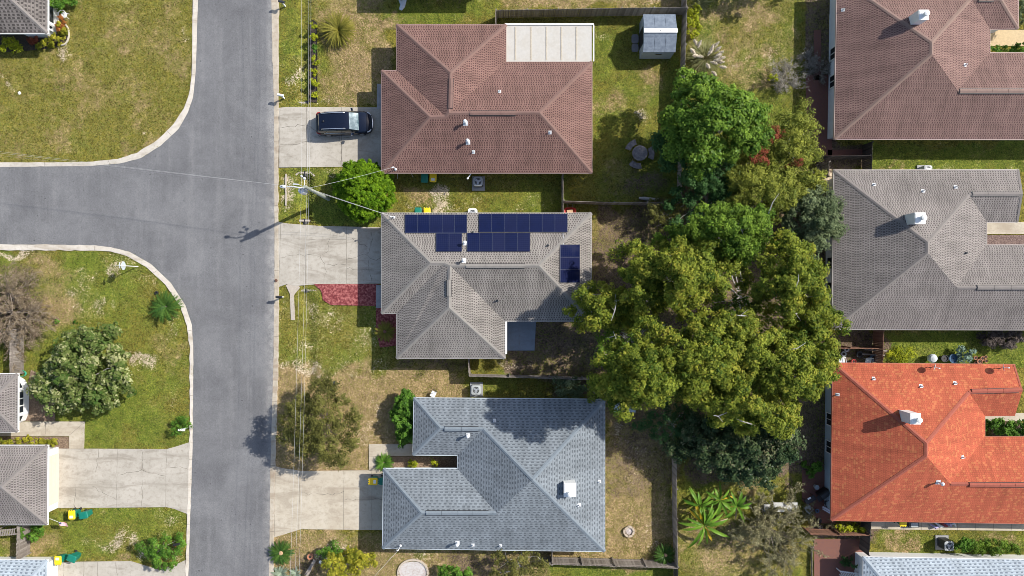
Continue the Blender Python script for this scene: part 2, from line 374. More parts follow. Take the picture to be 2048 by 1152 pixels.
def ground_mat():
    m = bpy.data.materials.new('lawn'); nt, N, L, b = nodes_of(m)
    p = wpos(nt)
    at = N.new('ShaderNodeAttribute'); at.attribute_name = 'cover'
    sc = N.new('ShaderNodeSeparateColor'); L.new(at.outputs['Color'], sc.inputs[0])
    g, d, s, l = sc.outputs[0], sc.outputs[1], sc.outputs[2], at.outputs['Alpha']
    M = lambda op, a, b2=None, cl=False: math_node(nt, op, a, b2, cl)
    mp = N.new('ShaderNodeMapping'); mp.inputs['Rotation'].default_value = (0, 0, .6); L.new(p, mp.inputs[0])
    n_big = noise_node(nt, p, .55, 8, .62)
    n_mid = noise_node(nt, p, 2.3, 7, .72, .6)
    n_fin = noise_node(nt, mp.outputs[0], 3.6, 6, .78, 1.8)
    n_fi2 = noise_node(nt, p, 8.5, 4, .75, 1.2)
    n_col = noise_node(nt, p, 1.1, 5, .6)
    olive = mix_node(nt, ramp(nt, n_fin, .42, .58), (.066, .066, .011), (.235, .2, .036))
    green = mix_node(nt, ramp(nt, n_fin, .4, .6), (.05, .082, .013), (.215, .232, .034))
    dry = mix_node(nt, ramp(nt, n_fin, .4, .6), (.165, .118, .052), (.40, .29, .155))
    sand = mix_node(nt, ramp(nt, n_fi2, .3, .7), (.3, .235, .155), (.52, .44, .33))
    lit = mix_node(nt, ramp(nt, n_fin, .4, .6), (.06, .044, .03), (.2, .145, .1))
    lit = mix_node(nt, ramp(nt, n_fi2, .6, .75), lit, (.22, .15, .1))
    nn = M('ADD', M('MULTIPLY', n_mid, .6), M('MULTIPLY', n_fin, .4))
    def edge(w, hard=.24):
        x = M('ADD', w, M('MULTIPLY', M('SUBTRACT', nn, .5), 2.2))
        return ramp(nt, x, .5 - hard, .5 + hard)
    c = mix_node(nt, edge(M('ADD', g, M('MULTIPLY', M('SUBTRACT', n_big, .5), .5))), olive, green)
    c = mix_node(nt, edge(d), c, dry)
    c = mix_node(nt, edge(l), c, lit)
    sn = M('ADD', M('MULTIPLY', s, .86), M('MULTIPLY', M('SUBTRACT', M('ADD', M('MULTIPLY', n_fin, .55), M('MULTIPLY', n_fi2, .45)), .5), 3.4))
    c = mix_node(nt, ramp(nt, M('MULTIPLY', sn, ramp(nt, s, .02, .2)), .48, .66), c, sand)
    f = M('ADD', M('MULTIPLY', ramp(nt, n_fi2, .33, .67, .28, 1.74), .6), M('MULTIPLY', ramp(nt, n_col, .36, .64, .45, 1.45), .4))
    v = N.new('ShaderNodeCombineColor')
    for i in range(3): L.new(f, v.inputs[i])
    c = mix_node(nt, 1.0, c, v.outputs[0], 'MULTIPLY')
    L.new(c, b.inputs['Base Color']); b.inputs['Roughness'].default_value = .95; b.inputs['Specular IOR Level'].default_value = .15
    bn = N.new('ShaderNodeBump'); bn.inputs['Strength'].default_value = .9; bn.inputs['Distance'].default_value = .06
    L.new(M('ADD', M('MULTIPLY', n_fin, .6), M('MULTIPLY', n_fi2, .4)), bn.inputs['Height']); L.new(bn.outputs[0], b.inputs['Normal'])
    return m
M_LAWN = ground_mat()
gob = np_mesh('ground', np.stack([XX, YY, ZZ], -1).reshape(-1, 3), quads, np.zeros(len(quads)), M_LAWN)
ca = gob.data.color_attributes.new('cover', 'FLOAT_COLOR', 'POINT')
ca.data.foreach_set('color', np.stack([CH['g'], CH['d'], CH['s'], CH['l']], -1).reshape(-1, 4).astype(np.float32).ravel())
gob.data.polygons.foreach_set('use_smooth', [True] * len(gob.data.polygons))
struct(gob)

def ground_z(x, y):
    i = int(np.clip(np.searchsorted(GX, x), 0, nx - 1)); j = int(np.clip(np.searchsorted(GY, y), 0, ny - 1))
    return float(ZZ[j, i])

# real grass: short blades standing in the lawns, thicker where it is green
def blades(n):
    x = rng.uniform(-46, 46, n); y = rng.uniform(-26.5, 26.5, n)
    i = np.clip(np.searchsorted(GX, x), 0, nx - 1); j = np.clip(np.searchsorted(GY, y), 0, ny - 1)
    bare = np.clip(CH['s'][j, i] * 1.0 + CH['l'][j, i] * .75, 0, 1)
    keep = rng.random(n) > bare
    px = x * 23 + 1024; py = 576 - y * 23
    keep &= ~ON_HARD(px, py) & ~in_poly(x, y, road_poly)
    x, y, i, j = x[keep], y[keep], i[keep], j[keep]; n = len(x)
    g = CH['g'][j, i]; d = CH['d'][j, i]
    a = rng.uniform(0, 2 * np.pi, n); ln = rng.uniform(.07, .2, n); w = rng.uniform(.018, .04, n); h = rng.uniform(.02, .09, n)
    z = ZZ[j, i]
    dx, dy = np.cos(a), np.sin(a)
    A = np.stack([x - dy * w, y + dx * w, z], -1); B = np.stack([x + dy * w, y - dx * w, z], -1)
    C = np.stack([x + dx * ln, y + dy * ln, z + h], -1)
    V = np.stack([A, B, C], 1).reshape(-1, 3)
    t = np.clip(.5 + (g - d) * .45 + rng.normal(0, .2, n), 0, 1)
    return V, np.arange(3 * n).reshape(-1, 3), t
def in_poly(x, y, poly):
    ins = np.zeros(len(x), bool); n = len(poly)
    for k in range(n):
        (xa, ya), (xb, yb) = poly[k - 1], poly[k]
        if ya == yb: continue
        ins ^= ((ya > y) != (yb > y)) & (x < (xb - xa) * (y - ya) / (yb - ya) + xa)
    return ins
def hard_rects():
    r = [(386, -50, 557, 1300), (-50, 328, 560, 497), (556, 214, 765, 334), (560, 447, 765, 570), (545, 938, 766, 1064), (0, 896, 380, 1020), (110, 1122, 376, 1300),
         (773, 60, 1178, 355), (773, 435, 1178, 638), (800, 630, 1005, 711), (833, 805, 1203, 1080), (1662, -50, 2100, 288), (1660, 345, 2100, 656), (1657, 733, 2100, 1040), (1712, 1108, 2200, 1300), (1745, 1045, 2200, 1060), (640, 568, 757, 612)]
    return r
def ON_HARD(px, py):
    k = np.zeros(len(px), bool)
    for (a, b2, c, d) in hard_rects(): k |= (px > a) & (px < c) & (py > b2) & (py < d)
    return k
def grass():
    # keep rounded lawn corners clear of the road box
    V, Fc, t = blades(520000)
    m = leaf_mat('grass_blade', (.26, .215, .075), (.12, .165, .02), .2, .7, spec=.1)
    o = np_mesh('grass', V, Fc, t, m); o['kind'] = 'stuff'; o['label'] = 'short patchy lawn grass'

# ------------------------------------------------------------------ road, kerbs, drives
def asphalt():
    m = bpy.data.materials.new('asphalt'); nt, N, L, b = nodes_of(m); p = wpos(nt)
    M = lambda op, a, b2=None, cl=False: math_node(nt, op, a, b2, cl)
    n1 = noise_node(nt, p, .22, 6, .6, .4); n2 = noise_node(nt, p, 1.4, 6, .7); n3 = noise_node(nt, p, 22, 3, .7)
    mp = N.new('ShaderNodeMapping'); mp.inputs['Scale'].default_value = (1.2, .1, 1); L.new(p, mp.inputs[0])
    n4 = noise_node(nt, mp.outputs[0], 1, 5, .6)
    c = mix_node(nt, ramp(nt, n1, .36, .64), (.122, .122, .127), (.168, .168, .172))
    c = mix_node(nt, ramp(nt, n4, .5, .72, 0, .35), c, (.235, .233, .232))
    v1 = N.new('ShaderNodeTexVoronoi'); v1.inputs['Scale'].default_value = 1.7; L.new(p, v1.inputs['Vector'])
    pk = M('MULTIPLY', M('LESS_THAN', v1.outputs['Distance'], .12), ramp(nt, n2, .5, .6))
    c = mix_node(nt, M('MULTIPLY', pk, .75), c, (.05, .05, .052))
    v2 = N.new('ShaderNodeTexVoronoi'); v2.inputs['Scale'].default_value = 5.3; L.new(p, v2.inputs['Vector'])
    pk2 = M('MULTIPLY', M('LESS_THAN', v2.outputs['Distance'], .07), ramp(nt, n1, .5, .6))
    c = mix_node(nt, M('MULTIPLY', pk2, .5), c, (.4, .39, .38))
    # pale sand dust swept against the eastern gutter
    sx = N.new('ShaderNodeSeparateXYZ'); L.new(p, sx.inputs[0])
    dd = M('ADD', sx.outputs[0], M('MULTIPLY', sx.outputs[1], -.0085))
    e = ramp(nt, dd, -21.6, -20.55); e = M('MULTIPLY', e, ramp(nt, n2, .35, .62, .15, 1))
    c = mix_node(nt, M('MULTIPLY', e, .6), c, (.42, .40, .37))
    n6 = noise_node(nt, p, 7.5, 4, .75)
    f = M('ADD', M('ADD', ramp(nt, n3, .3, .7, -.22, .22), ramp(nt, n6, .3, .7, -.17, .17)), ramp(nt, n2, .3, .7, .92, 1.08))
    v = N.new('ShaderNodeCombineColor')
    for i in range(3): L.new(f, v.inputs[i])
    c = mix_node(nt, 1.0, c, v.outputs[0], 'MULTIPLY')
    L.new(c, b.inputs['Base Color']); b.inputs['Roughness'].default_value = .9; b.inputs['Specular IOR Level'].default_value = .3
    bn = N.new('ShaderNodeBump'); bn.inputs['Strength'].default_value = .5; bn.inputs['Distance'].default_value = .01
    L.new(n3, bn.inputs['Height']); L.new(bn.outputs[0], b.inputs['Normal'])
    return m
M_ASPH = asphalt()
def concrete(name, a, b2, stain=(.25, .23, .2)):
    m = bpy.data.materials.new(name); nt, N, L, b = nodes_of(m); p = wpos(nt)
    n1 = noise_node(nt, p, .5, 7, .65, .5); n2 = noise_node(nt, p, 3.0, 6, .7); n3 = noise_node(nt, p, 24, 2, .6)
    c = mix_node(nt, ramp(nt, n1, .35, .65), a, b2)
    c = mix_node(nt, ramp(nt, n2, .5, .7, 0, .5), c, stain)
    mpd = N.new('ShaderNodeMapping'); mpd.inputs['Scale'].default_value = (.3, 1, 1); L.new(p, mpd.inputs[0])
    n5 = noise_node(nt, mpd.outputs[0], .9, 6, .65, 1.0)
    c = mix_node(nt, ramp(nt, n5, .5, .66, 0, .62), c, stain)
    f = ramp(nt, n3, .3, .7, .92, 1.08)
    v = N.new('ShaderNodeCombineColor')
    for i in range(3): L.new(f, v.inputs[i])
    c = mix_node(nt, 1.0, c, v.outputs[0], 'MULTIPLY')
    L.new(c, b.inputs['Base Color']); b.inputs['Roughness'].default_value = .9; b.inputs['Specular IOR Level'].default_value = .25
    return m
M_CONC = concrete('drive_concrete', (.36, .33, .28), (.44, .405, .35), (.215, .188, .15))
M_CONC_W = concrete('warm_concrete', (.42, .365, .285), (.49, .44, .355), (.27, .225, .17))
M_KERB = concrete('kerb_concrete', (.45, .41, .35), (.54, .5, .44), (.3, .25, .19))
M_SLAB = concrete('patio_slab', (.12, .16, .205), (.16, .2, .25), (.1, .125, .15)); M_SLAB.node_tree.nodes['Principled BSDF'].inputs['Roughness'].default_value = .28; M_SLAB.node_tree.nodes['Principled BSDF'].inputs['Specular IOR Level'].default_value = .6
M_GREYSLAB = concrete('grey_slab', (.28, .28, .285), (.36, .36, .36), (.2, .2, .2))
M_CRACK = mat('crack', (.15, .135, .11), .95)
M_BRICKPAVE = mat('red_paver', (.2, .085, .06), .9, .35, 6, col2=(.13, .06, .05))

up_out = [(397, -60), (396, 0), (393, 100), (391, 150), (386, 195), (376, 225), (357, 258), (322, 291), (282, 316), (240, 327), (180, 332), (90, 333), (0, 334), (-400, 334)]
up_in = [(386, -60), (386, 0), (385, 100), (384, 150), (379, 188), (368, 217), (348, 248), (314, 281), (274, 306), (236, 318), (178, 324), (90, 325), (0, 325), (-400, 325)]
lo_out = [(-400, 489), (0, 489), (110, 489), (190, 491), (220, 494), (258, 503), (302, 528), (342, 566), (371, 611), (384, 650), (387, 700), (386, 800), (385, 900), (381, 1020), (377, 1152), (374, 1260)]
lo_in = [(-400, 500), (0, 500), (110, 501), (190, 501), (222, 503), (254, 512), (294, 535), (331, 569), (361, 614), (375, 652), (380, 700), (380, 800), (379, 900), (375, 1020), (371, 1152), (368, 1260)]
rt_out = [(543, -60), (543, 0), (545, 120), (548, 200), (549, 420), (549, 560), (547, 720), (541, 940), (539, 1100), (537, 1260)]
rt_in = [(558, -60), (558, 0), (558, 120), (557, 200), (557, 420), (558, 560), (557, 720), (551, 940), (548, 1100), (546, 1260)]
def pw(pts): return [P(x, y)[:2] for x, y in pts]
road_poly = pw([(396, -2600)]) + pw(up_out) + pw([(-2500, 334), (-2500, 489)]) + pw(lo_out) + pw([(370, 2600), (535, 2600)]) + pw(rt_out[::-1]) + pw([(549, -2600)])
b = MB()
b.add([(p[0], p[1], .012) for p in road_poly], [tuple(range(len(road_poly)))][::1])
o = b.build('road', M_ASPH); struct(o)
me = o.data; bm = bmesh.new(); bm.from_mesh(me); bmesh.ops.triangulate(bm, faces=bm.faces[:])
bmesh.ops.recalc_face_normals(bm, faces=bm.faces[:])
for fc in bm.faces:
    if fc.normal.z < 0: fc.normal_flip()
bm.to_mesh(me); bm.free()
def dense(pts, step=18):
    out = []
    for a, c in zip(pts[:-1], pts[1:]):
        n = max(1, int(math.hypot(c[0] - a[0], c[1] - a[1]) / step))
        for k in range(n): out.append((a[0] + (c[0] - a[0]) * k / n, a[1] + (c[1] - a[1]) * k / n))
    return out + [pts[-1]]
M_KERBW = concrete('sandy_kerb', (.40, .34, .26), (.52, .46, .37), (.27, .2, .14))
def kerb(outer, inner, flip, jit=1.0, km=None):
    n = 6; O, I = [], []
    for k in range(len(outer) - 1):
        m = max(1, int(math.hypot(outer[k + 1][0] - outer[k][0], outer[k + 1][1] - outer[k][1]) / 9))
        for t in range(m):
            u = t / m; O.append([outer[k][i] * (1 - u) + outer[k + 1][i] * u for i in (0, 1)]); I.append([inner[k][i] * (1 - u) + inner[k + 1][i] * u for i in (0, 1)])
    O.append(outer[-1]); I.append(inner[-1])
    rows = []
    for a, c in zip(O, I):
        e = rng.normal(0, jit * .5); f = rng.normal(0, jit * .8)
        pa, pc = P(a[0] + e, a[1] + e), P(c[0] + f, c[1] + f)
        mid = pa.lerp(pc, .5)
        rows.append([(pa.x, pa.y, -.03), (pa.x, pa.y, .02), (mid.x, mid.y, .045), (pa.lerp(pc, .8).x, pa.lerp(pc, .8).y, .06), (pc.x, pc.y, .06), (pc.x, pc.y, -.03)])
    b = MB(); b.grid(rows)
    # joints
    for k in range(8, len(O), 14):
        pa, pc = P(*O[k]), P(*I[k]); d = (pc - pa)
        sd = Vector((-d.y, d.x, 0)).normalized() * .012
        q = [pa - sd, pa + sd, pc + sd, pc - sd]; z = [.03, .03, .108, .108]
        q2 = [(pa.lerp(pc, .8) + s) for s in (sd, -sd)]
        b.add([(q[0].x, q[0].y, .026), (q[1].x, q[1].y, .026), (q2[0].x, q2[0].y, .066), (q2[1].x, q2[1].y, .066)], [(0, 1, 2, 3)], 1)
        b.add([(q2[1].x, q2[1].y, .066), (q2[0].x, q2[0].y, .066), (q[2].x, q[2].y, .066), (q[3].x, q[3].y, .066)], [(0, 1, 2, 3)], 1)
    o = b.build('kerb', [km or M_KERB, M_CRACK]); struct(o)
    me = o.data; bm = bmesh.new(); bm.from_mesh(me)
    for fc in bm.faces:
        if fc.normal.z < -.01: fc.normal_flip()
    bm.to_mesh(me); bm.free()
kerb(up_out, up_in, 0, .35); kerb(lo_out, lo_in, 1, .7); kerb(rt_out, rt_in, 1, .55, M_KERBW)

def slab(name, pts, m, z=.045, cracks=(), joints=(), w=.028):
    b = MB(); b.prism(pw(pts), -.12, z, 0)
    for line in list(cracks) + list(joints):
        jit = 1.6 if line in cracks else 0.25
        l2 = dense(line, 7); l2 = [l2[0]] + [(x + random.gauss(0, jit), y + random.gauss(0, jit)) for x, y in l2[1:-1]] + [l2[-1]]
        for a, c in zip(l2[:-1], l2[1:]):
            pa, pc = P(*a), P(*c); d = pc - pa
            if d.length < 1e-4: continue
            ww = w * (random.uniform(.4, 1.3) if line in cracks else .9)
            sd = Vector((-d.y, d.x, 0)).normalized() * ww / 2; d = d.normalized() * ww * .3
            zz = z + .004
            q = [pa - sd - d, pc - sd + d, pc + sd + d, pa + sd - d]
            b.add([(v.x, v.y, zz) for v in q], [(0, 1, 2, 3)], 1)
    o = b.build(name, [m, M_CRACK]); struct(o); return o

slab('driveway', [(557, 216), (575, 214), (776, 215), (776, 333), (558, 335)], M_CONC,
     cracks=[[(558, 256), (590, 252), (612, 250)], [(612, 250), (617, 222)], [(612, 250), (640, 268), (700, 276)], [(560, 290), (600, 287), (625, 281)], [(680, 272), (684, 300), (682, 333)]],
     joints=[[(613, 215), (613, 334)], [(683, 215), (683, 334)], [(560, 222), (560, 333)]])
slab('driveway', [(557, 444), (575, 447), (640, 452), (776, 455), (776, 567), (640, 568), (590, 572), (575, 568), (557, 574)], M_CONC,
     cracks=[[(560, 514), (600, 509), (640, 512), (658, 502), (660, 455)], [(640, 512), (650, 535), (652, 550), (648, 567)], [(652, 530), (692, 530)], [(692, 519), (735, 510), (742, 488), (742, 458)], [(735, 510), (752, 520), (762, 515)], [(694, 538), (740, 541), (738, 520)], [(740, 541), (742, 566)], [(704, 476), (735, 494)]],
     joints=[[(693, 455), (693, 567)], [(612, 450), (611, 568)], [(562, 447), (558, 568)], [(560, 478), (692, 479)]])
slab('driveway', [(549, 932), (565, 936), (604, 942), (778, 940), (778, 1060), (602, 1058), (570, 1068), (547, 1075)], M_CONC_W,
     cracks=[[(602, 985), (640, 988), (665, 990), (688, 982)], [(690, 1000), (770, 996)]], joints=[[(600, 942), (598, 1060)], [(688, 941), (687, 1060)], [(744, 941), (744, 1060)], [(551, 934), (549, 1072)]])
slab('walkway', [(738, 888), (840, 888), (840, 911), (757, 912), (757, 940), (738, 941)], M_CONC_W, joints=[[(766, 888), (766, 910)], [(738, 912), (757, 912)]])
slab('driveway', [(113, 897), (334, 898), (352, 893), (380, 884), (376, 1028), (350, 1018), (334, 1014), (116, 1016)], M_CONC,
     cracks=[[(198, 898), (192, 944)], [(284, 900), (286, 940), (240, 950)], [(286, 940), (332, 952)], [(286, 960), (284, 1012)], [(185, 972), (234, 1000)], [(150, 1014), (152, 975)], [(336, 934), (375, 937)]],
     joints=[[(235, 898), (234, 1014)], [(333, 898), (332, 1014)]])
slab('driveway', [(108, 1124), (260, 1122), (320, 1140), (345, 1132), (371, 1120), (366, 1400), (108, 1400)], M_CONC, cracks=[[(168, 1123), (166, 1200)], [(232, 1123), (240, 1200)]], joints=[[(127, 1124), (127, 1300)], [(196, 1124), (196, 1300)]])
slab('walkway', [(30, 843), (170, 843), (168, 898), (139, 898), (139, 872), (-80, 872), (-80, 850)], M_CONC_W, joints=[[(92, 844), (92, 868)], [(139, 870), (168, 846)]])
slab('patio', [(1004, 635), (1072, 642), (1069, 701), (1004, 701)], M_SLAB, .06, joints=[[(1038, 642), (1038, 701)]])
slab('walkway', [(1742, 1036), (2300, 1036), (2300, 1064), (1742, 1058)], M_CONC_W, joints=[[(x, 1040), (x, 1060)] for x in range(1770, 2080, 36)])
slab('path', [(1612, 150), (1664, 150), (1664, 310), (1652, 312), (1612, 260)], M_BRICKPAVE, .03)
slab('path', [(1628, 60), (1642, 60), (1642, 160), (1628, 160)], M_BRICKPAVE, .03)
slab('path', [(1655, 300), (1742, 298), (1742, 312), (1655, 314)], M_BRICKPAVE, .03)
slab('patio', [(1604, 940), (1672, 940), (1672, 1046), (1640, 1046), (1604, 1000)], M_BRICKPAVE, .03)
slab('patio', [(1628, 1078), (1738, 1078), (1738, 1240), (1628, 1240)], M_BRICKPAVE, .03)
slab('walkway', [(1962, 444), (2200, 444), (2200, 468), (1962, 468)], M_CONC_W)
slab('walkway', [(1962, 826), (2200, 826), (2200, 842), (1962, 842)], M_CONC_W)
slab('walkway', [(1974, 60), (2200, 60), (2200, 92), (1974, 92)], mat('sandy_path', (.5, .38, .22), .9, .2, 5))
M_REDMULCH = mat('red_mulch', (.18, .028, .032), .95, .5, 5, bump=.05, col2=(.32, .11, .1))
slab('mulch_bed', [(628, 568), (757, 568), (757, 612), (662, 610), (646, 600), (643, 582)], M_REDMULCH, .05)
slab('mulch_bed', [(752, 612), (800, 612), (800, 690), (760, 695), (752, 660)], M_REDMULCH, .03)
slab('walkway', [(752, 570), (774, 570), (774, 616), (752, 616)], M_GREYSLAB, .055)
slab('walkway', [(754, 168), (774, 168), (774, 218), (754, 218)], M_GREYSLAB, .055)
M_MULCH = mat('dark_mulch', (.035, .028, .022), .95, .5, 14, bump=.05, col2=(.07, .05, .035))
slab('mulch_bed', [(620, 46), (632, 44), (634, 205), (618, 204)], M_MULCH, .035)
M_BROWNMULCH = mat('brown_mulch', (.14, .09, .06), .95, .5, 14, bump=.05, col2=(.26, .19, .13))
slab('mulch_bed', [(757, 913), (920, 913), (920, 940), (757, 940)], M_BROWNMULCH, .035)
slab('mulch_bed', [(-80, 873), (138, 873), (138, 897), (-80, 897)], M_BROWNMULCH, .035)
slab('mulch_bed', [(40, 842), (62, 740), (110, 760), (110, 842)], M_BROWNMULCH, .03)
slab('mulch_bed', [(1962, 470), (2200, 470), (2200, 496), (1962, 496)], mat('purple_mulch', (.12, .075, .065), .95, .5, 12, bump=.05, col2=(.2, .14, .12)), .035)
slab('mulch_bed', [(-60, 60), (118, 60), (138, 75), (118, 92), (75, 100), (-60, 108)], M_MULCH, .03)

# ------------------------------------------------------------------ houses
E = 2.6
M_WHITE = mat('white_paint', (.78, .78, .76), .6, .06, 3)
M_BEIGE = mat('beige_siding', (.62, .53, .43), .7, .06, 3)
M_PALE = mat('pale_siding', (.66, .68, .7), .7, .08, 3)
M_BLUEW = mat('blue_grey_siding', (.42, .5, .56), .7, .08, 3)
M_BRICK = mat('brick_wall', (.25, .1, .07), .9, .3, 8)
M_GLASS = mat('window_glass', (.02, .025, .03), .15, .1, 2, spec=.4)
M_METAL = mat('galvanised_metal', (.55, .57, .6), .4, .1, 6, metal=.6)
M_WPVC = mat('white_pipe', (.58, .59, .6), .5, .06, 8)
M_BLACK = mat('black_plastic', (.018, .018, .02), .5, .2, 8)
M_DARKMETAL = mat('dark_metal', (.06, .065, .07), .45, .15, 8, metal=.4)
M_GREYMETAL = mat('grey_unit_metal', (.38, .4, .4), .5, .12, 8)

SH_BROWN = shingle_mat('shingle_redbrown', (.205, .122, .102), (.062, .028, .027), (.32, .66), .95, .185, .2)
SH_BROWN2 = shingle_mat('shingle_rosebrown', (.21, .134, .115), (.068, .034, .033), (.28, .58), .9, .185, .2)
SH_GREY = shingle_mat('shingle_warmgrey', (.25, .229, .208), (.072, .062, .058), (.32, .64), .95, .19, .21)
SH_GREY2 = shingle_mat('shingle_taupe', (.235, .211, .195), (.075, .064, .061), (.32, .64), .92, .19, .21)
SH_BLUE = shingle_mat('shingle_bluegrey', (.185, .208, .228), (.085, .097, .11), (.42, .62), .95, .235, .42, tone=.09, tabh=.4)
SH_PALEB = shingle_mat('shingle_paleblue', (.34, .39, .43), (.13, .155, .19), (.4, .6), .9, .24, .42, tone=.1, tabh=.46)
SH_RED = shingle_mat('shingle_terracotta', (.40, .1, .05), (.27, .055, .034), (.3, .7), .6, .17, .19, accent=(.43, .135, .06), acc_amt=.16, tone=.12)
SH_OLD = shingle_mat('shingle_old', (.175, .155, .142), (.05, .043, .04), (.35, .7), .9, .26, .36, tone=.32)

CAPS = {m.name: mat('cap_' + m.name, c, .92, .16, 3) for m, c in ((SH_BROWN, (.175, .105, .088)), (SH_BROWN2, (.215, .145, .12)), (SH_GREY, (.215, .2, .183)), (SH_GREY2, (.19, .17, .157)), (SH_BLUE, (.165, .195, .222)), (SH_PALEB, (.3, .345, .385)), (SH_RED, (.3, .08, .05)), (SH_OLD, (.2, .18, .165)))}
class House: pass

def offset_poly(poly, d):
    """poly CCW list of 2D Vectors, offset inward by d"""
    n = len(poly); out = []
    for i in range(n):
        p0, p1, p2 = poly[i - 1], poly[i], poly[(i + 1) % n]
        a = (p1 - p0).normalized(); c = (p2 - p1).normalized()
        na, nc = Vector((-a.y, a.x)), Vector((-c.y, c.x))
        k = na + nc; den = 1 + na.dot(nc)
        out.append(p1 + k * (d / max(den, .2)))
    return out

def house(name, label, base_px, V, faces, outline, sh, wall, trim=None, ov=.5, cap=None, group='houses of the neighbourhood', gutter=True, cat='house'):
    h = House(); trim = trim or M_WHITE
    base = P(*base_px); h.org = base
    root = thing(name, label, cat, base, 0, group); h.root = root
    pos = {}
    for k, v in V.items():
        if len(v) == 2: pos[k] = P(v[0], v[1], E)
        elif len(v) == 3: pos[k] = P(*v)
        else:
            px, py, ax, e = v[:4]; pitch = v[4] if len(v) > 4 else .45
            if ax == 'x': a = (px - 1024) / F; xe = (e - 1024) / F * (H - E); s = 1 if px > e else -1
            else: a = (576 - py) / F; xe = (576 - e) / F * (H - E); s = 1 if py < e else -1
            hh = (E + pitch * s * (a * H - xe)) / (1 + pitch * s * a)
            pos[k] = P(px, py, hh)
    h.pos = pos
    me = bpy.data.meshes.new('roof'); bm = bmesh.new(); uvl = bm.loops.layers.uv.new('UVMap')
    bv = {k: bm.verts.new(p - base) for k, p in pos.items()}
    normals = []; polys = []
    for f in faces:
        f = f.split(); pts = [pos[k] for k in f]
        n = Vector((0, 0, 0))
        for i in range(len(pts)): n += pts[i].cross(pts[(i + 1) % len(pts)])
        if n.z < 0: f = f[::-1]; n = -n
        n.normalize(); bf = bm.faces.new([bv[k] for k in f]); bf.smooth = False
        u = Vector((0, 0, 1)).cross(n)
        u = u.normalized() if u.length > 1e-4 else Vector((1, 0, 0)); v = n.cross(u)
        for lp, k in zip(bf.loops, f): lp[uvl].uv = (pos[k].dot(u) + 100, pos[k].dot(v) + 100)
        normals.append(n); polys.append(f)
    h.tree = BVHTree.FromPolygons([pos[k] for k in pos], [[list(pos).index(k) for k in f] for f in polys])
    bm.to_mesh(me); bm.free(); me.materials.append(sh)
    ro = bpy.data.objects.new('roof', me); COL.objects.link(ro); ro.parent = root; h.roof = ro
    # caps along hips and ridges
    edges = {}
    for fi, f in enumerate(polys):
        for i in range(len(f)):
            e = tuple(sorted((f[i], f[(i + 1) % len(f)]))); edges.setdefault(e, []).append(fi)
    for (a, c), fl in edges.items():
        if len(fl) != 2: continue
        n1, n2 = normals[fl[0]], normals[fl[1]]
        mid = (pos[a] + pos[c]) / 2
        c2 = sum((pos[k] for k in polys[fl[1]]), Vector()) / len(polys[fl[1]])
        if n1.dot(c2 - mid) > -.02: continue
        cb = bmesh.new()
        d = (pos[c] - pos[a]); L = d.length; d.normalize()
        w = .16; m = max(1, int(L / .3))
        for i in range(m):
            A = pos[a] + d * (L * i / m); B = pos[a] + d * (L * (i + 1) / m)
            s1 = d.cross(n1).normalized(); s2 = d.cross(n2).normalized()
            c1 = sum((pos[k] for k in polys[fl[0]]), Vector()) / len(polys[fl[0]])
            if s1.dot(c1 - mid) < 0: s1 = -s1
            if s2.dot(c2 - mid) < 0: s2 = -s2
            lift = (n1 + n2).normalized() * (.03 if i % 2 else .036)
            q = [A + s1 * w + n1 * .022, A + lift, A + s2 * w + n2 * .022, B + s1 * w + n1 * .022, B + lift, B + s2 * w + n2 * .022]
            vs = [cb.verts.new(x - base) for x in q]
            for (i0, i1, i2, i3) in ((0, 3, 4, 1), (1, 4, 5, 2)):
                ff = cb.faces.new([vs[i0], vs[i1], vs[i2], vs[i3]]); ff.normal_update()
                if ff.normal.z < 0: ff.normal_flip()
        cm = bpy.data.meshes.new('ridge_cap'); cb.to_mesh(cm); cb.free(); cm.materials.append(CAPS[sh.name])
        co = bpy.data.objects.new('ridge_cap', cm); COL.objects.link(co); co.parent = ro
    # outline, fascia, soffit, walls
    pl = [pos[k].xy for k in outline.split()]
    ar = sum(pl[i].x * pl[(i + 1) % len(pl)].y - pl[(i + 1) % len(pl)].x * pl[i].y for i in range(len(pl)))
    if ar < 0: pl = pl[::-1]
    h.poly = pl
    b = MB(); n = len(pl); o2 = offset_poly(pl, -.035)
    for i in range(n):
        a, c = pl[i], pl[(i + 1) % n]; a2, c2 = o2[i], o2[(i + 1) % n]
        b.add([(a2.x, a2.y, E - .19), (c2.x, c2.y, E - .19), (c2.x, c2.y, E - .012), (a2.x, a2.y, E - .012), (a.x, a.y, E - .012), (c.x, c.y, E - .012)], [(0, 1, 2, 3), (3, 2, 5, 4)])
    b.add([(p.x, p.y, E - .19) for p in o2], [tuple(range(n - 1, -1, -1))])
    b.build('fascia', trim, root, base)
    wl = offset_poly(pl, ov); h.wl = wl
    b = MB(); b.prism([(p.x, p.y) for p in wl], -.1, E - .195, bottom=False)
    h.wall = b.build('wall', wall, root, base)
    return h

def hit(h, px, py):
    d = Vector(((px - 1024) / F, (576 - py) / F, -1)).normalized()
    loc, n, i, t = h.tree.ray_cast(Vector((0, 0, H)), d)
    if loc is None: loc, n = P(px, py, E), Vector((0, 0, 1))
    if n.z < 0: n = -n
    return loc, n

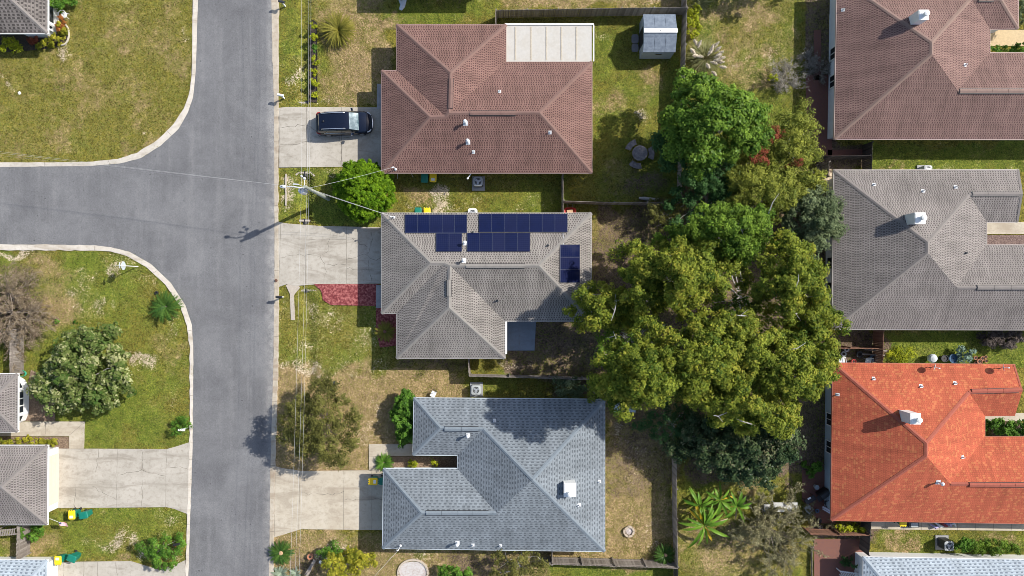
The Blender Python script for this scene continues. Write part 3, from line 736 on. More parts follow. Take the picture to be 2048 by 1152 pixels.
def vent_ridge(h, p0, p1, m, w=.34):
    a, _ = hit(h, *p0); c, _ = hit(h, *p1)
    z = max(a.z, c.z); a.z = c.z = z + .05
    d = (c - a).normalized(); sd = Vector((-d.y, d.x, 0)); b = MB(); k = max(2, int((c - a).length / 1.2))
    for i in range(k):
        A = a + (c - a) * (i / k) + d * .012; B = a + (c - a) * ((i + 1) / k) - d * .012
        vs = []
        for p in (A, B):
            vs += [p + sd * w / 2 - Vector((0, 0, .12)), p + sd * w / 2 - Vector((0, 0, .01)), p + Vector((0, 0, .05)), p - sd * w / 2 - Vector((0, 0, .01)), p - sd * w / 2 - Vector((0, 0, .12))]
        b.add(vs, [(i2, i2 + 1, i2 + 6, i2 + 5) for i2 in range(4)] + [(4, 3, 2, 1, 0), (5, 6, 7, 8, 9)])
    o = b.build('ridge_vent', [m], h.roof, h.org)
    uv = o.data.uv_layers.new(name='UVMap')
    for i, lp in enumerate(o.data.loops):
        co2 = o.data.vertices[lp.vertex_index].co; uv.data[i].uv = (co2.x * .3 + co2.y * .3 + 50, 50.14)
    # dark baffle under the vent edges
    b = MB()
    for s in (1, -1): b.bar(a + sd * s * (w / 2 + .012) - Vector((0, 0, .07)), c + sd * s * (w / 2 + .012) - Vector((0, 0, .07)), .05, .05)
    b.build('vent_baffle', M_BLACK, o, h.org)

def pipe(h, px, py, kind='small'):
    p, n = hit(h, px, py); b = MB()
    if kind == 'small':
        b.box(p + Vector((0, 0, .01)), (.26, .3, .02), 0, 0, mtx=n.to_track_quat('Z', 'Y').to_matrix().to_4x4())
        b.lathe(p - Vector((0, 0, .05)), [(.1, 0), (.075, .1), (.05, .12), (.05, .36), (.035, .36), (.035, .2)], 10)
        b.build('vent_pipe', M_WPVC, h.roof, h.org)
    elif kind == 'dark':
        b.lathe(p - Vector((0, 0, .05)), [(.13, 0), (.1, .1), (.06, .12), (.06, .3), (.04, .3), (.04, .2)], 10)
        b.build('vent_pipe', M_DARKMETAL, h.roof, h.org)
    else:
        b.lathe(p - Vector((0, 0, .05)), [(.2, 0), (.12, .12), (.075, .14), (.075, .62), (.15, .64), (.15, .74), (.06, .82)], 12)
        b.box(p + Vector((0, -.02, .012)), (.36, .4, .02), 0, 0, mtx=n.to_track_quat('Z', 'Y').to_matrix().to_4x4())
        b.build('flue_pipe', M_WPVC, h.roof, h.org)

def chimney(h, px, py, top, w, d, pot=(0, 0), m=None):
    """px,py: photo centre of the chase's top at height top"""
    c = P(px, py, top); m = m or M_WHITE
    g = h.tree.ray_cast(Vector((c.x, c.y, 30)), Vector((0, 0, -1)))[0]
    z0 = (g.z if g else E) - .6
    b = MB(); b.box((c.x, c.y, (z0 + top - .1) / 2), (w, d, top - .1 - z0))
    o = b.build('chimney', m, h.roof, h.org)
    b = MB()
    b.lathe(c + Vector((pot[0], pot[1], -.04)), [(.2, 0), (.15, .1), (.15, .26), (.22, .28), (.22, .4), (.1, .46)], 14)
    b.box((c.x, c.y, top - .07), (w + .07, d + .07, .06)); b.box((c.x, c.y, top - .03), (w - .06, d - .06, .03))
    for s in (-1, 1):
        b.bar((c.x - w / 2, c.y + s * (d / 2 + .008), top - .12), (c.x - w / 2, c.y + s * (d / 2 + .008), z0 + .4), .06, .03)
    b.build('chimney_cap', M_WHITE, o, h.org)

def win(h, a, c, z0, z1, u0, u1, frame=None, name='window'):
    """a window on the wall line a->c (2D) between fractions u0,u1"""
    d = (c - a); L = d.length; d.normalize(); nrm = Vector((d.y, -d.x))
    p = a + d * (L * (u0 + u1) / 2); w = L * (u1 - u0); rz = math.atan2(d.y, d.x); zc = (z0 + z1) / 2
    b = MB(); t = .07
    for (cx, cz, ww, hh) in ((0, (z1 - z0) / 2 - t / 2, w, t), (0, -(z1 - z0) / 2 + t / 2, w, t), (-w / 2 + t / 2, 0, t, z1 - z0 - 2 * t), (w / 2 - t / 2, 0, t, z1 - z0 - 2 * t), (0, 0, .04, z1 - z0 - 2 * t)):
        q = p + d * cx + nrm * .03; b.box((q.x, q.y, zc + cz), (ww, .08, hh), rz)
    f = b.build(name, frame or M_WHITE, h.root, h.org)
    b = MB(); q = p + nrm * .012
    for s in (-1, 1):
        q2 = q + d * s * (w / 4 - .01); b.box((q2.x, q2.y, zc), (w / 2 - .085, .022, z1 - z0 - 2 * t), rz)
    b.build('pane', M_GLASS, f, h.org)

def wall_seg(h, side, y=None):
    """the wall edge facing -x ('w'), +x ('e'), +y ('n'), -y ('s') that is longest"""
    best = None
    for i in range(len(h.wl)):
        a, c = h.wl[i], h.wl[(i + 1) % len(h.wl)]; d = (c - a)
        nrm = Vector((d.y, -d.x)).normalized()
        t = {'w': (-1, 0), 'e': (1, 0), 'n': (0, 1), 's': (0, -1)}[side]
        if nrm.dot(Vector(t)) > .8 and (best is None or d.length > (best[1] - best[0]).length): best = (a, c)
    return best

def garage_door(h, a, c, u0, u1, m=None):
    d = (c - a); L = d.length; d.normalize(); nrm = Vector((d.y, -d.x)); rz = math.atan2(d.y, d.x)
    p = a + d * (L * (u0 + u1) / 2); w = L * (u1 - u0); b = MB()
    for k in range(4): b.box((p.x + nrm.x * .02, p.y + nrm.y * .02, .3 + k * .53), (w, .07, .5), rz)
    b.build('garage_door', m or M_WHITE, h.root, h.org)

def mast(h, px, py, hgt=1.1, lean=(0, 0)):
    p, n = hit(h, px, py); b = MB()
    t = p + Vector((lean[0], lean[1], hgt))
    b.lathe(p - Vector((0, 0, .05)), [(.14, 0), (.1, .1), (.045, .12)], 8); b.tube([p, t], .035, 8); b.tube([t, t + Vector((-.1, -.05, .08)), t + Vector((-.2, -.05, -.05))], .05, 6)
    b.build('service_mast', M_WPVC, h.root, h.org); return t

HA = house('house', 'red-brown shingled house with white patio roof behind the parked black car', (970, 230),
    dict(a=(793, 49), b=(1012, 49), c=(1012, 124), d=(1184, 124), e=(1184, 346), f=(763, 346), g=(763, 141), i=(793, 141),
         T=(901, 145, 'x', 793), J=(898, 226, 'x', 793), V=(891, 233, 'y', 346), G=(860, 234, 'y', 346), R=(1079, 225, 'y', 346)),
    ['a b T', 'a T J V i', 'f e R J V G', 'g f G', 'g G V i', 'b c J T', 'c d R J', 'd e R'], 'a b c d e f g i', SH_BROWN, M_BEIGE, mat('tan_fascia', (.36, .26, .23), .7, .1))
HB = house('house', 'grey shingled house with dark blue solar panels on its roof', (970, 570),
    dict(a=(763, 426), b=(1183, 426), c=(1183, 643), d=(1010, 643), e=(1010, 717), f=(793, 717), g=(793, 627), i=(763, 627),
         G=(861, 526, 'y', 426), V=(889, 526, 'y', 426), J=(900, 531, 'y', 426), R=(1078, 531, 'y', 426), W=(898, 615, 'x', 793)),
    ['a b R J V G', 'a i G', 'i g V G', 'g f W J V', 'f e W', 'e d J W', 'd c R J', 'b c R'], 'a b c d e f g i', SH_GREY, M_BEIGE, mat('grey_fascia', (.42, .4, .37), .7, .1))
HC = house('house', 'blue-grey shingled house with a white box chimney and a deep entry notch', (1000, 950),
    dict(a=(828, 796), b=(1209.5, 799), c=(1209.5, 1103), d=(765, 1097), e=(767, 937.5), f=(915, 937.5), g=(915, 911), i=(826, 910),
         A=(1065, 959, 'x', 1209.5), N=(967, 858, 'y', 796), M=(880.6, 856, 'y', 796), S=(993, 1026, 'y', 1098), T=(843, 1025.6, 'y', 1098)),
    ['a i M', 'a b A N M', 'i g N M', 'g f S A N', 'e f S T', 'e d T', 'd c A S T', 'b c A'], 'a b c d e f g i', SH_BLUE, M_WHITE, mat('pale_fascia', (.6, .66, .7), .6, .06))
HR1 = house('house', 'large rose-brown shingled house with white chimney at the top right', (1900, 120),
    dict(a=(1675, -47), b=(2037, -60), c=(2037, 57), d=(1980, 58), e=(1980, 105.5), f=(2150, 105.5), g=(2150, 279), i=(1669, 278),
         A=(1863.6, 84, 'x', 1672), B=(1863.6, 108, 'x', 1672), N=(1942, -3, 'y', 57), O=(2001, -3, 'y', 57), S=(1916, 182, 'y', 278), T=(2090, 182, 'y', 278)),
    ['a i B A', 'a b O N A', 'b c O', 'c d N O', 'd e S B A N', 'e f T S', 'f g T', 'i g T S B'], 'a b c d e f g i', SH_BROWN2, M_PALE, mat('rose_fascia', (.5, .36, .32), .6, .1), .5)
HR2 = house('house', 'taupe grey shingled house with white chimney between brown and red roofs', (1880, 500),
    dict(a=(1667.6, 340), b=(2037.7, 339.5), c=(2036, 444), d=(1973.7, 444), e=(1973.7, 490), f=(2150, 490), g=(2150, 660), i=(1665, 659),
         A=(1855.5, 484, 'x', 1666), B=(1855.5, 506, 'x', 1666), N=(1938, 389, 'y', 340), O=(2045, 388, 'y', 340), S=(1913, 575, 'y', 660), T=(2100, 575, 'y', 660)),
    ['a i B A', 'a b O N A', 'b c O', 'c d N O', 'd e S B A N', 'e f T S', 'f g T', 'i g T S B'], 'a b c d e f g i', SH_GREY2, M_PALE, mat('taupe_fascia', (.5, .46, .43), .6, .1), .5)
HR3 = house('house', 'bright terracotta red shingled house with white chimney', (1880, 890),
    dict(a=(1666, 726), b=(2030, 729), c=(2030, 831.4), d=(1970, 832), e=(1970, 874), f=(2150, 874), g=(2150, 1049), i=(1662.6, 1041),
         A=(1853, 886, 'x', 1664), B=(1853, 912, 'x', 1664), N=(1938, 785, 'y', 727), O=(2045.5, 780, 'y', 729), S=(1901, 968, 'y', 1043), T=(2100, 970, 'y', 1046)),
    ['a i B A', 'a b O N A', 'b c O', 'c d N O', 'd e S B A N', 'e f T S', 'f g T', 'i g T S B'], 'a b c d e f g i', SH_RED, M_BLUEW, mat('red_fascia', (.4, .13, .08), .6, .1), .5)
HR4 = house('house', 'white walled house with pale blue shingles at the bottom right corner', (1900, 1200),
    dict(a=(1727, 1114), b=(2200, 1122), c=(2200, 1420), d=(1722, 1414), A=(1852, 1262, 'x', 1725), B=(2060, 1266, 'y', 1116)),
    ['a b B A', 'b c B', 'd c B A', 'a d A'], 'a b c d', SH_PALEB, M_WHITE, None, .5)
HL1 = house('house', 'white house with weathered grey roof and bay window at the top left corner', (20, 20),
    dict(a=(95, 66.5), b=(-260, 66), c=(-260, -140), d=(95, -140), A=(14, -8, 'x', 95, .5), B=(-170, -8, 'y', 66, .5)),
    ['a b B A', 'b c B', 'c d A B', 'd a A'], 'a b c d', SH_OLD, M_WHITE, None, .85)
HL2 = house('house', 'taupe roofed house with white bay window beside the small leafy tree', (0, 800),
    dict(a=(35.4, 747.7), b=(35, 864), c=(-300, 864), d=(-300, 747), A=(-22, 806, 'x', 35), B=(-230, 806, 'y', 747)),
    ['a b A', 'b c B A', 'c d B', 'd a A B'], 'a b c d', SH_GREY2, M_WHITE, None, 1.0)
HL3 = house('house', 'taupe roofed garage with beige door at the head of the left driveway', (20, 970),
    dict(a=(95, 891), b=(94, 1049.5), c=(-200, 1049.5), d=(-200, 891), A=(2, 974, 'x', 95), B=(-110, 974, 'y', 891)),
    ['a b A', 'b c B A', 'c d B', 'd a A B'], 'a b c d', SH_GREY2, M_WHITE, None, .66, cat='garage')
HL4 = house('house', 'white walled house with pale blue roof at the bottom left corner', (20, 1200),
    dict(a=(94, 1120.5), b=(92, 1330), c=(-220, 1330), d=(-220, 1119), A=(-2, 1224, 'x', 94), B=(-130, 1224, 'y', 1120)),
    ['a b A', 'b c B A', 'c d B', 'd a A B'], 'a b c d', SH_PALEB, M_WHITE, None, .68)
HN = house('house', 'house just beyond the top edge whose shade falls on the lawn', (880, -120),
    dict(a=(763, -27), b=(985, -27), c=(985, -240), d=(763, -240), A=(872, -130, 'x', 763), B=(880, -130, 'x', 985)),
    ['a b B A', 'b c B', 'c d A B', 'd a A'], 'a b c d', SH_BROWN, M_BEIGE)

# ridge vents, pipes, chimneys
for h, m, l in ((HA, SH_BROWN, [((902, 157), (901, 217)), ((940, 226), (1032, 226))]), (HB, SH_GREY, [((932, 532), (1050, 532)), ((898, 560), (898, 593))]),
                (HC, SH_BLUE, [((889, 857), (957, 858)), ((852, 1026), (977, 1026))]), (HR1, SH_BROWN2, [((1919, 182), (2080, 182)), ((1957, -2), (1988, -2))]),
                (HR2, SH_GREY2, [((1944, 388), (2038, 388)), ((1954, 575), (2090, 575))]), (HR3, SH_RED, [((1943, 783), (2036, 780)), ((1938, 969), (2090, 970))]), (HL1, SH_OLD, [((-60, -6), (8, -7))])):
    for p0, p1 in l: vent_ridge(h, p0, p1, CAPS[m.name])
for h, l in ((HA, [(931, 246, 't'), (936, 284, 't'), (947, 304, 's'), (1100, 265, 's'), (999, 183, 's')]),
             (HB, [(930, 486, 't'), (928, 521, 't'), (995, 601, 'd'), (1096, 491, 'd'), (946, 465, 'd')]),
             (HC, [(936, 870, 't'), (989, 841, 's'), (915, 1085, 't'), (946, 1090, 's'), (1001, 1091, 's'), (1199, 963, 's'), (1158, 1010, 's')]),
             (HR1, [(1930, 130, 's'), (1686, 20, 's')]), (HR2, [(1748, 369, 's'), (1846, 382, 's'), (1911, 374, 's'), (1931, 506, 'd')]),
             (HR3, [(1747, 757, 's'), (1842, 772, 's'), (1910, 766, 's'), (1675, 789, 's'), (1876, 964, 't'), (1925, 914, 's')])):
    for px, py, k in l: pipe(h, px, py, {'s': 'small', 't': 'tall', 'd': 'dark'}[k])
chimney(HC, 1140, 980, 5.0, .92, 1.05, (0, -.28))
chimney(HR1, 1848, 29, 6.0, .72, .72, (.06, 0))
chimney(HR2, 1841, 436, 6.05, .78, .8, (.12, 0), M_WHITE)
chimney(HR3, 1832, 838, 6.15, .76, .8, (.12, -.05), M_WHITE)

# white patio roof on house A
b = MB(); q = [P(1012, 50, 2.5), P(1184, 50, 2.5), P(1184, 124, 2.5), P(1012, 124, 2.5)]
b.prism([(q[0].x + .04, q[0].y), (q[1].x, q[1].y), (q[1].x, q[2].y + .05), (q[0].x + .04, q[2].y + .05)], 2.36, 2.46)
pr = b.build('patio_roof', mat('patio_roof_panel', (.47, .45, .41), .7, .12, 1.2, col2=(.41, .385, .34)), HA.root, HA.org)
b = MB()
for px in (1031, 1062, 1093, 1123, 1153):
    a = P(px, 52, 2.5); c = P(px, 122, 2.5); b.bar((a.x, a.y - .05, 2.472), (c.x, c.y + .1, 2.472), .11, .03)
b.build('panel_seam', mat('seam_stain', (.42, .37, .29), .8, .3, 5), pr, HA.org)
b = MB(); a, c, d = P(1010, 50, 2.5), P(1186, 50, 2.5), P(1186, 124, 2.5)
b.bar(a + Vector((0, .06, 0)), c + Vector((.06, .06, 0)), .1, .14); b.bar(c + Vector((.05, 0, 0)), d + Vector((.05, .05, 0)), .1, .14)
b.build('gutter', M_WHITE, pr, HA.org)
b = MB()
for px in (1040, 1112, 1180):
    a = P(px, 53, 2.3); b.box((a.x, a.y - .1, 1.18), (.09, .09, 2.36))
b.build('patio_post', M_WHITE, pr, HA.org)
# solar panels on house B
M_PV = mat('solar_cell', (.005, .009, .042), .07, .12, 1.5, spec=.2, col2=(.004, .007, .032))
def _vary():
    nt = M_PV.node_tree; b = nt.nodes['Principled BSDF']; src = b.inputs['Base Color'].links[0].from_socket
    oi = nt.nodes.new('ShaderNodeObjectInfo'); br = nt.nodes.new('ShaderNodeTexBrick'); br.inputs['Scale'].default_value = 1; br.offset = 0
    for k, v in (('Brick Width', .165), ('Row Height', .165), ('Mortar Size', .006)): br.inputs[k].default_value = v
    nt.links.new(wpos(nt), br.inputs['Vector'])
    c = mix_node(nt, ramp(nt, oi.outputs['Random'], 0, 1, 0, .55), src, (.016, .018, .05))
    c = mix_node(nt, math_node(nt, 'MULTIPLY', br.outputs['Fac'], .35), c, (.05, .06, .11)); nt.links.new(c, b.inputs['Base Color'])
_vary()
M_PVF = mat('panel_frame', (.02, .022, .03), .4, .1)
M_PVL = mat('panel_line', (.045, .055, .1), .4, .1)
def panel_row(x0, x1, y0, y1, n, vertical=False):
    cs = [hit(HB, x, y)[0] for x, y in ((x0, y0), (x1, y0), (x1, y1), (x0, y1))]
    nm = (cs[1] - cs[0]).cross(cs[3] - cs[0]).normalized(); nm = nm if nm.z > 0 else -nm
    for k in range(n):
        u0, u1 = k / n, (k + 1) / n
        if vertical: q = [cs[0].lerp(cs[3], u0), cs[1].lerp(cs[2], u0), cs[1].lerp(cs[2], u1), cs[0].lerp(cs[3], u1)]
        else: q = [cs[0].lerp(cs[1], u0), cs[0].lerp(cs[1], u1), cs[3].lerp(cs[2], u1), cs[3].lerp(cs[2], u0)]
        cc = sum(q, Vector()) / 4; lift = nm * .1
        b = MB()
        def ring(s): return [cc + (p - cc) * s for p in q]
        o_, i_ = ring(.988), ring(.965)
        b.add([p + lift for p in o_] + [p + lift - nm * .04 for p in o_] + [p + lift for p in i_], [(0, 1, 9, 8), (1, 2, 10, 9), (2, 3, 11, 10), (3, 0, 8, 11), (4, 5, 1, 0), (5, 6, 2, 1), (6, 7, 3, 2), (7, 4, 0, 3), (7, 6, 5, 4)])
        f = b.build('solar_panel', M_PVL, HB.root, HB.org)
        b = MB(); b.add([p + lift - nm * .004 for p in i_], [(0, 1, 2, 3)])
        c = b.build('cell_sheet', M_PV, f, HB.org)
        for pf in c.data.polygons:
            if pf.normal.z < 0: c.data.flip_normals(); break
    b = MB()
    for t in (.2, .8):
        b.bar(cs[0].lerp(cs[3], t) + nm * .03, cs[1].lerp(cs[2], t) + nm * .03, .04, .05)
    b.build('panel_rail', M_METAL, HB.root, HB.org)
panel_row(810.5, 934, 430, 467, 5); panel_row(958, 1135, 428.5, 465.5, 7); panel_row(872.5, 924, 467.5, 504, 2); panel_row(934.5, 1060, 466.5, 504, 5); panel_row(1119, 1159, 489, 565, 3, True)
b = MB(); b.bar(hit(HB, 1126, 466)[0] + Vector((0, 0, .04)), hit(HB, 1127, 489)[0] + Vector((0, 0, .04)), .04, .04); b.build('conduit', M_METAL, HB.root, HB.org)
# pale gutter on the patio corner of house B
b = MB(); a, c = P(1012, 643, E), P(1012, 708, E); b.bar(a + Vector((.02, 0, -.06)), c + Vector((.02, 0, -.06)), .14, .13); b.build('gutter', M_WHITE, HB.root, HB.org)

T_A = mast(HA, 791, 338, 1.0); T_B = mast(HB, 788, 435, 1.0); T_C = mast(HC, 801, 1091, 1.0)
# windows and doors
for h, us in ((HR1, (.43, .62)), (HR2, (.586, .76, .915)), (HR3, (.37, .565))):
    a, c = wall_seg(h, 'w'); L = (c - a).length
    for u in us: win(h, a, c, .3, 1.9, u - .55 / L, u + .55 / L)
a, c = wall_seg(HR4, 'n'); d_ = (c - a); u_ = (P(1854, 1108, 1.2).x - a.x) / d_.x; q = a + d_ * u_; b = MB(); b.box((q.x, q.y, 1.4), (.85, .05, .55)); b.build('wall_vent', M_DARKMETAL, HR4.root, HR4.org)
for h, u0, u1 in ((HA, .2, .75), (HB, .2, .8), (HC, .25, .85)):
    a, c = wall_seg(h, 'w'); garage_door(h, a, c, u0, u1)
a, c = wall_seg(HL3, 'e'); garage_door(HL3, a, c, .1, .9, M_BEIGE)
for h, sd, us in ((HA, 's', (.3, .55, .8)), (HB, 's', (.4,)), (HB, 'e', (.3, .7)), (HC, 'e', (.25, .6)), (HC, 's', (.4, .7)), (HA, 'e', (.4,)), (HB, 'n', (.5,)), (HR1, 's', (.3, .6)), (HR2, 's', (.3,)), (HR3, 's', (.4,))):
    a, c = wall_seg(h, sd); L = (c - a).length
    for u in us: win(h, a, c, .9, 2.0, u - .6 / L, u + .6 / L)

def bay(h, poly_px, top, m, label=None):
    """projecting bay: prism from ground footprint (photo px at ground) with panes on its faces"""
    pts = [P(*p).xy for p in poly_px]
    b = MB(); b.prism([(p.x, p.y) for p in pts], -.05, top)
    o = b.build('bay_window', m, h.root, h.org)
    ar = sum(pts[i].x * pts[(i + 1) % len(pts)].y - pts[(i + 1) % len(pts)].x * pts[i].y for i in range(len(pts)))
    if ar < 0: pts = pts[::-1]
    b = MB()
    for i in range(len(pts)):
        a, c = pts[i], pts[(i + 1) % len(pts)]; d = c - a; L = d.length
        nrm = Vector((d.y, -d.x)).normalized()
        if nrm.x < .2 or L < .5: continue
        k = 3 if L > 2 else 1; d.normalize()
        for j in range(k):
            w = L * .84 / k; p = a + d * (L * (.08 + .84 * (j + .5) / k)) + nrm * .01
            b.box((p.x, p.y, 1.4), (w - .1, .03, 1.25), math.atan2(d.y, d.x))
    b.build('pane', M_GLASS, o, h.org)
bay(HL1, [(84, -40), (112, -24), (117, 14), (118, 58), (103, 75), (60, 75), (60, -40)], 2.35, M_WHITE)
bay(HL2, [(40, 752), (50, 760), (58, 775), (58, 826), (52, 840), (40, 846), (20, 846), (20, 752)], 2.35, M_WHITE)

# ------------------------------------------------------------------ plants
def unit(v): return v / np.maximum(np.linalg.norm(v, axis=-1, keepdims=True), 1e-9)

def leaves(cent, nrm, ln, wd, tint, fold=.0, droop=None):
    """diamond leaves: centres (n,3), normals, length/width arrays"""
    n = len(cent)
    r = rng.normal(size=(n, 3)) if droop is None else droop + rng.normal(size=(n, 3)) * .5
    nrm = unit(nrm); t = unit(r - nrm * (r * nrm).sum(-1, keepdims=True)); bt = np.cross(nrm, t)
    L = (ln * .5)[:, None]; W = (wd * .5)[:, None]
    V = np.stack([cent - t * L, cent + bt * W - t * L * .1, cent + t * L, cent - bt * W - t * L * .1], 1)
    V[:, 1] += nrm * W * fold; V[:, 3] += nrm * W * fold
    return V.reshape(-1, 3), np.arange(4 * n).reshape(-1, 4), tint

def lobe_points(shapes, spacing, wob=.16, zn=.28):
    """shapes: (px,py,rx,ry,ztop,drop) ellipses in the photo at height ztop -> lobe centres, uneven outline"""
    pts = []
    for (px, py, rx, ry, zt, dr) in shapes:
        c = P(px, py, zt); k = (H - zt) / F; RX, RY = rx * k, ry * k
        ph = rng.uniform(0, 6.28, 4); tries = int(40 * RX * RY / spacing ** 2) + 60; acc = []
        for _ in range(tries):
            a = rng.uniform(0, 2 * math.pi); d = math.sqrt(rng.uniform(0, 1))
            m = 1 + wob * math.sin(3 * a + ph[0]) + wob * .7 * math.sin(5 * a + ph[1]) + wob * .5 * math.sin(8 * a + ph[2])
            x, y = c.x + RX * d * m * math.cos(a), c.y + RY * d * m * math.sin(a)
            if all((x - q[0]) ** 2 + (y - q[1]) ** 2 > spacing ** 2 for q in acc):
                acc.append((x, y, zt - dr * d * d + rng.normal(0, zn + .05 * dr)))
        pts += acc
    return np.array(pts)

def finger_points(shapes, step=.62, nf=11):
    """lobes strung along limbs that fan out from the middle of each ellipse and fork, leaving gaps between the limbs"""
    pts = []
    for (px, py, rx, ry, zt, dr) in shapes:
        c = P(px, py, zt); k = (H - zt) / F; RX, RY = rx * k, ry * k
        n = max(5, int(nf * (RX + RY) / 8)); a0 = rng.uniform(0, 6.28)
        def run(x, y, a, d0, d1, zo):
            d = d0
            while d < d1:
                a2 = a + rng.normal(0, .1); x += step * math.cos(a2); y += step * math.sin(a2)
                d = math.hypot((x - c.x) / RX, (y - c.y) / RY)
                if d > d1: break
                pts.append((x, y, zt - dr * d * d + zo + rng.normal(0, .16)))
                if rng.random() < .22 and d < .85:
                    run(x, y, a + rng.choice([-1, 1]) * rng.uniform(.45, .85), d, min(d1, d + rng.uniform(.2, .45)), zo - .15)
        for i in range(n):
            a = a0 + 6.283 * i / n + rng.normal(0, .18); zo = rng.normal(0, .45)
            run(c.x, c.y, a, 0, rng.uniform(.78, 1.14), zo)
    pts = np.array(pts); keep = []
    for i in range(len(pts)):
        if all(np.abs(pts[i] - pts[j]).max() > step * .55 for j in keep): keep.append(i)
    return pts[keep]

def crown_mesh(name, lobes, mt, parent, org, r=1.0, sub=12, per=40, ln=.2, asp=.5, up=.5, flat=.65, spread=.35, bright=.5, hang=0.0, shell=.55, star=0.0):
    """leaf-sized faces clustered in sub-clumps over every lobe: gaps between lobes stay open"""
    C, T = [], []; nl = len(lobes)
    lt = rng.normal(0, .16, nl)
    for i, c in enumerate(lobes):
        rr = r * rng.uniform(.75, 1.2)
        d = unit(rng.normal(size=(sub, 3))); d[:, 2] = np.abs(d[:, 2]) * rng.choice([1, 1, 1, -.7], sub)
        sc = c + d * rr * rng.uniform(.5, 1.0, (sub, 1)) * np.array([1, 1, flat])
        for q, dd in zip(sc, d):
            k = int(per * rng.uniform(.7, 1.3)); sr = rr * spread * rng.uniform(.7, 1.25)
            e = unit(rng.normal(size=(k, 3))); rad = sr * rng.random((k, 1)) ** shell
            p = q + e * rad * np.array([1, 1, .75]); p[:, 2] -= hang * rad[:, 0]
            nv = e * .7 + dd * .4 + np.array([0, 0, up]) + rng.normal(size=(k, 3)) * .35
            C.append(np.concatenate([p, nv], 1)); T.append(bright + lt[i] + rng.normal(0, .14) + rng.normal(0, .2, k))
    C = np.concatenate(C); T = np.clip(np.concatenate(T), 0, 1); n = len(C)
    l = ln * rng.uniform(.65, 1.35, n)
    keep = C[:, 2] > .05
    V, Fc, T = leaves(C[keep, :3], C[keep, 3:], l[keep], l[keep] * asp * rng.uniform(.8, 1.2, keep.sum()), T[keep], .15)
    return np_mesh(name, V, Fc, T, mt, parent, org)

M_BARK = mat('bark', (.13, .1, .075), .95, .3, 6, bump=.03)
M_BARKG = mat('grey_bark', (.34, .31, .28), .95, .25, 6, tint=(.46, .43, .4))
M_TWIG = mat('grey_twig', (.15, .118, .09), .95, .25, 6, tint=(.4, .34, .285))

def limbs(b, base, targets, r0, zf=.4, n=7, jit=.3, mi=0):
    """trunk from base, limbs curving up to the targets"""
    base = Vector(base); cen = sum((Vector(t) for t in targets), Vector()) / len(targets)
    fork = base.lerp(Vector((cen.x, cen.y, cen.z)), .42); fork.z = base.z + (cen.z - base.z) * zf
    b.tube([base - Vector((0, 0, .1)), base + Vector((0, 0, .15)), base.lerp(fork, .5) + Vector((random.gauss(0, .08), random.gauss(0, .08), 0)), fork], [r0 * 1.35, r0 * 1.05, r0 * .9, r0 * .8], n, mi)
    for t in targets:
        t = Vector(t); m1 = fork.lerp(t, .35) + Vector((random.gauss(0, jit), random.gauss(0, jit), random.uniform(0, jit)))
        m2 = fork.lerp(t, .72) + Vector((random.gauss(0, jit), random.gauss(0, jit), random.uniform(0, jit)))
        rr = r0 * random.uniform(.3, .5)
        b.tube([fork - Vector((0, 0, .1)), m1, m2, t], [rr, rr * .75, rr * .45, rr * .12], 5, mi, random.random())

def tree(name, label, shapes, mt, cat='tree', base=None, spacing=1.5, group=None, trunk=True, nl=14, r0=.2, bark=None, show=0, wob=.16, under=0, zn=.28, fingers=0, **kw):
    lb = finger_points(shapes, fingers) if fingers else lobe_points(shapes, spacing, wob, zn)
    if base is None: base = (lb[:, 0].mean(), lb[:, 1].mean(), ground_z(lb[:, 0].mean(), lb[:, 1].mean()))
    else: p = P(*base); base = (p.x, p.y, ground_z(p.x, p.y))
    root = thing(name, label, cat, base, 0, group)
    if trunk:
        b = MB(); k = min(nl, len(lb)); sel = lb[rng.choice(len(lb), k, replace=False)].copy(); sel[:, 2] -= .3
        limbs(b, base, [tuple(s) for s in sel], r0)
        for _ in range(show):   # pale dead twigs that poke out of the crown
            s = lb[rng.integers(len(lb))]; a = rng.uniform(0, 6.28); L = rng.uniform(.8, 1.8)
            p0 = Vector((s[0], s[1], s[2] + .25)); d = Vector((math.cos(a), math.sin(a), rng.uniform(0, .25)))
            p1 = p0 + d * L * .5 + Vector((random.gauss(0, .12), random.gauss(0, .12), .25)); p2 = p0 + d * L + Vector((0, 0, .35))
            b.tube([p0, p1, p2], [.05, .035, .012], 4, 0, 1.0)
            b.tube([p1, p1 + Vector((random.gauss(0, .35), random.gauss(0, .35), .2))], [.025, .008], 4, 0, 1.0)
        b.build('trunk', bark or M_BARKG, root, base)
    if under:   # sparser inner foliage below the outer lobes
        ub = lb[rng.random(len(lb)) < .6].copy(); c0 = ub.mean(0); ub[:, :2] = c0[:2] + (ub[:, :2] - c0[:2]) * .93; ub[:, 2] -= under * rng.uniform(.8, 1.3, len(ub))
        if fingers:   # the shaded inner crown that closes most of the gaps between the limbs
            ub = lobe_points([(a, c, d * .93, e * .93, z - under, dr) for (a, c, d, e, z, dr) in shapes], .8, .2, .4)
        lb = np.concatenate([lb, ub])
    crown_mesh('crown', lb, mt, root, base, **kw)
    return root

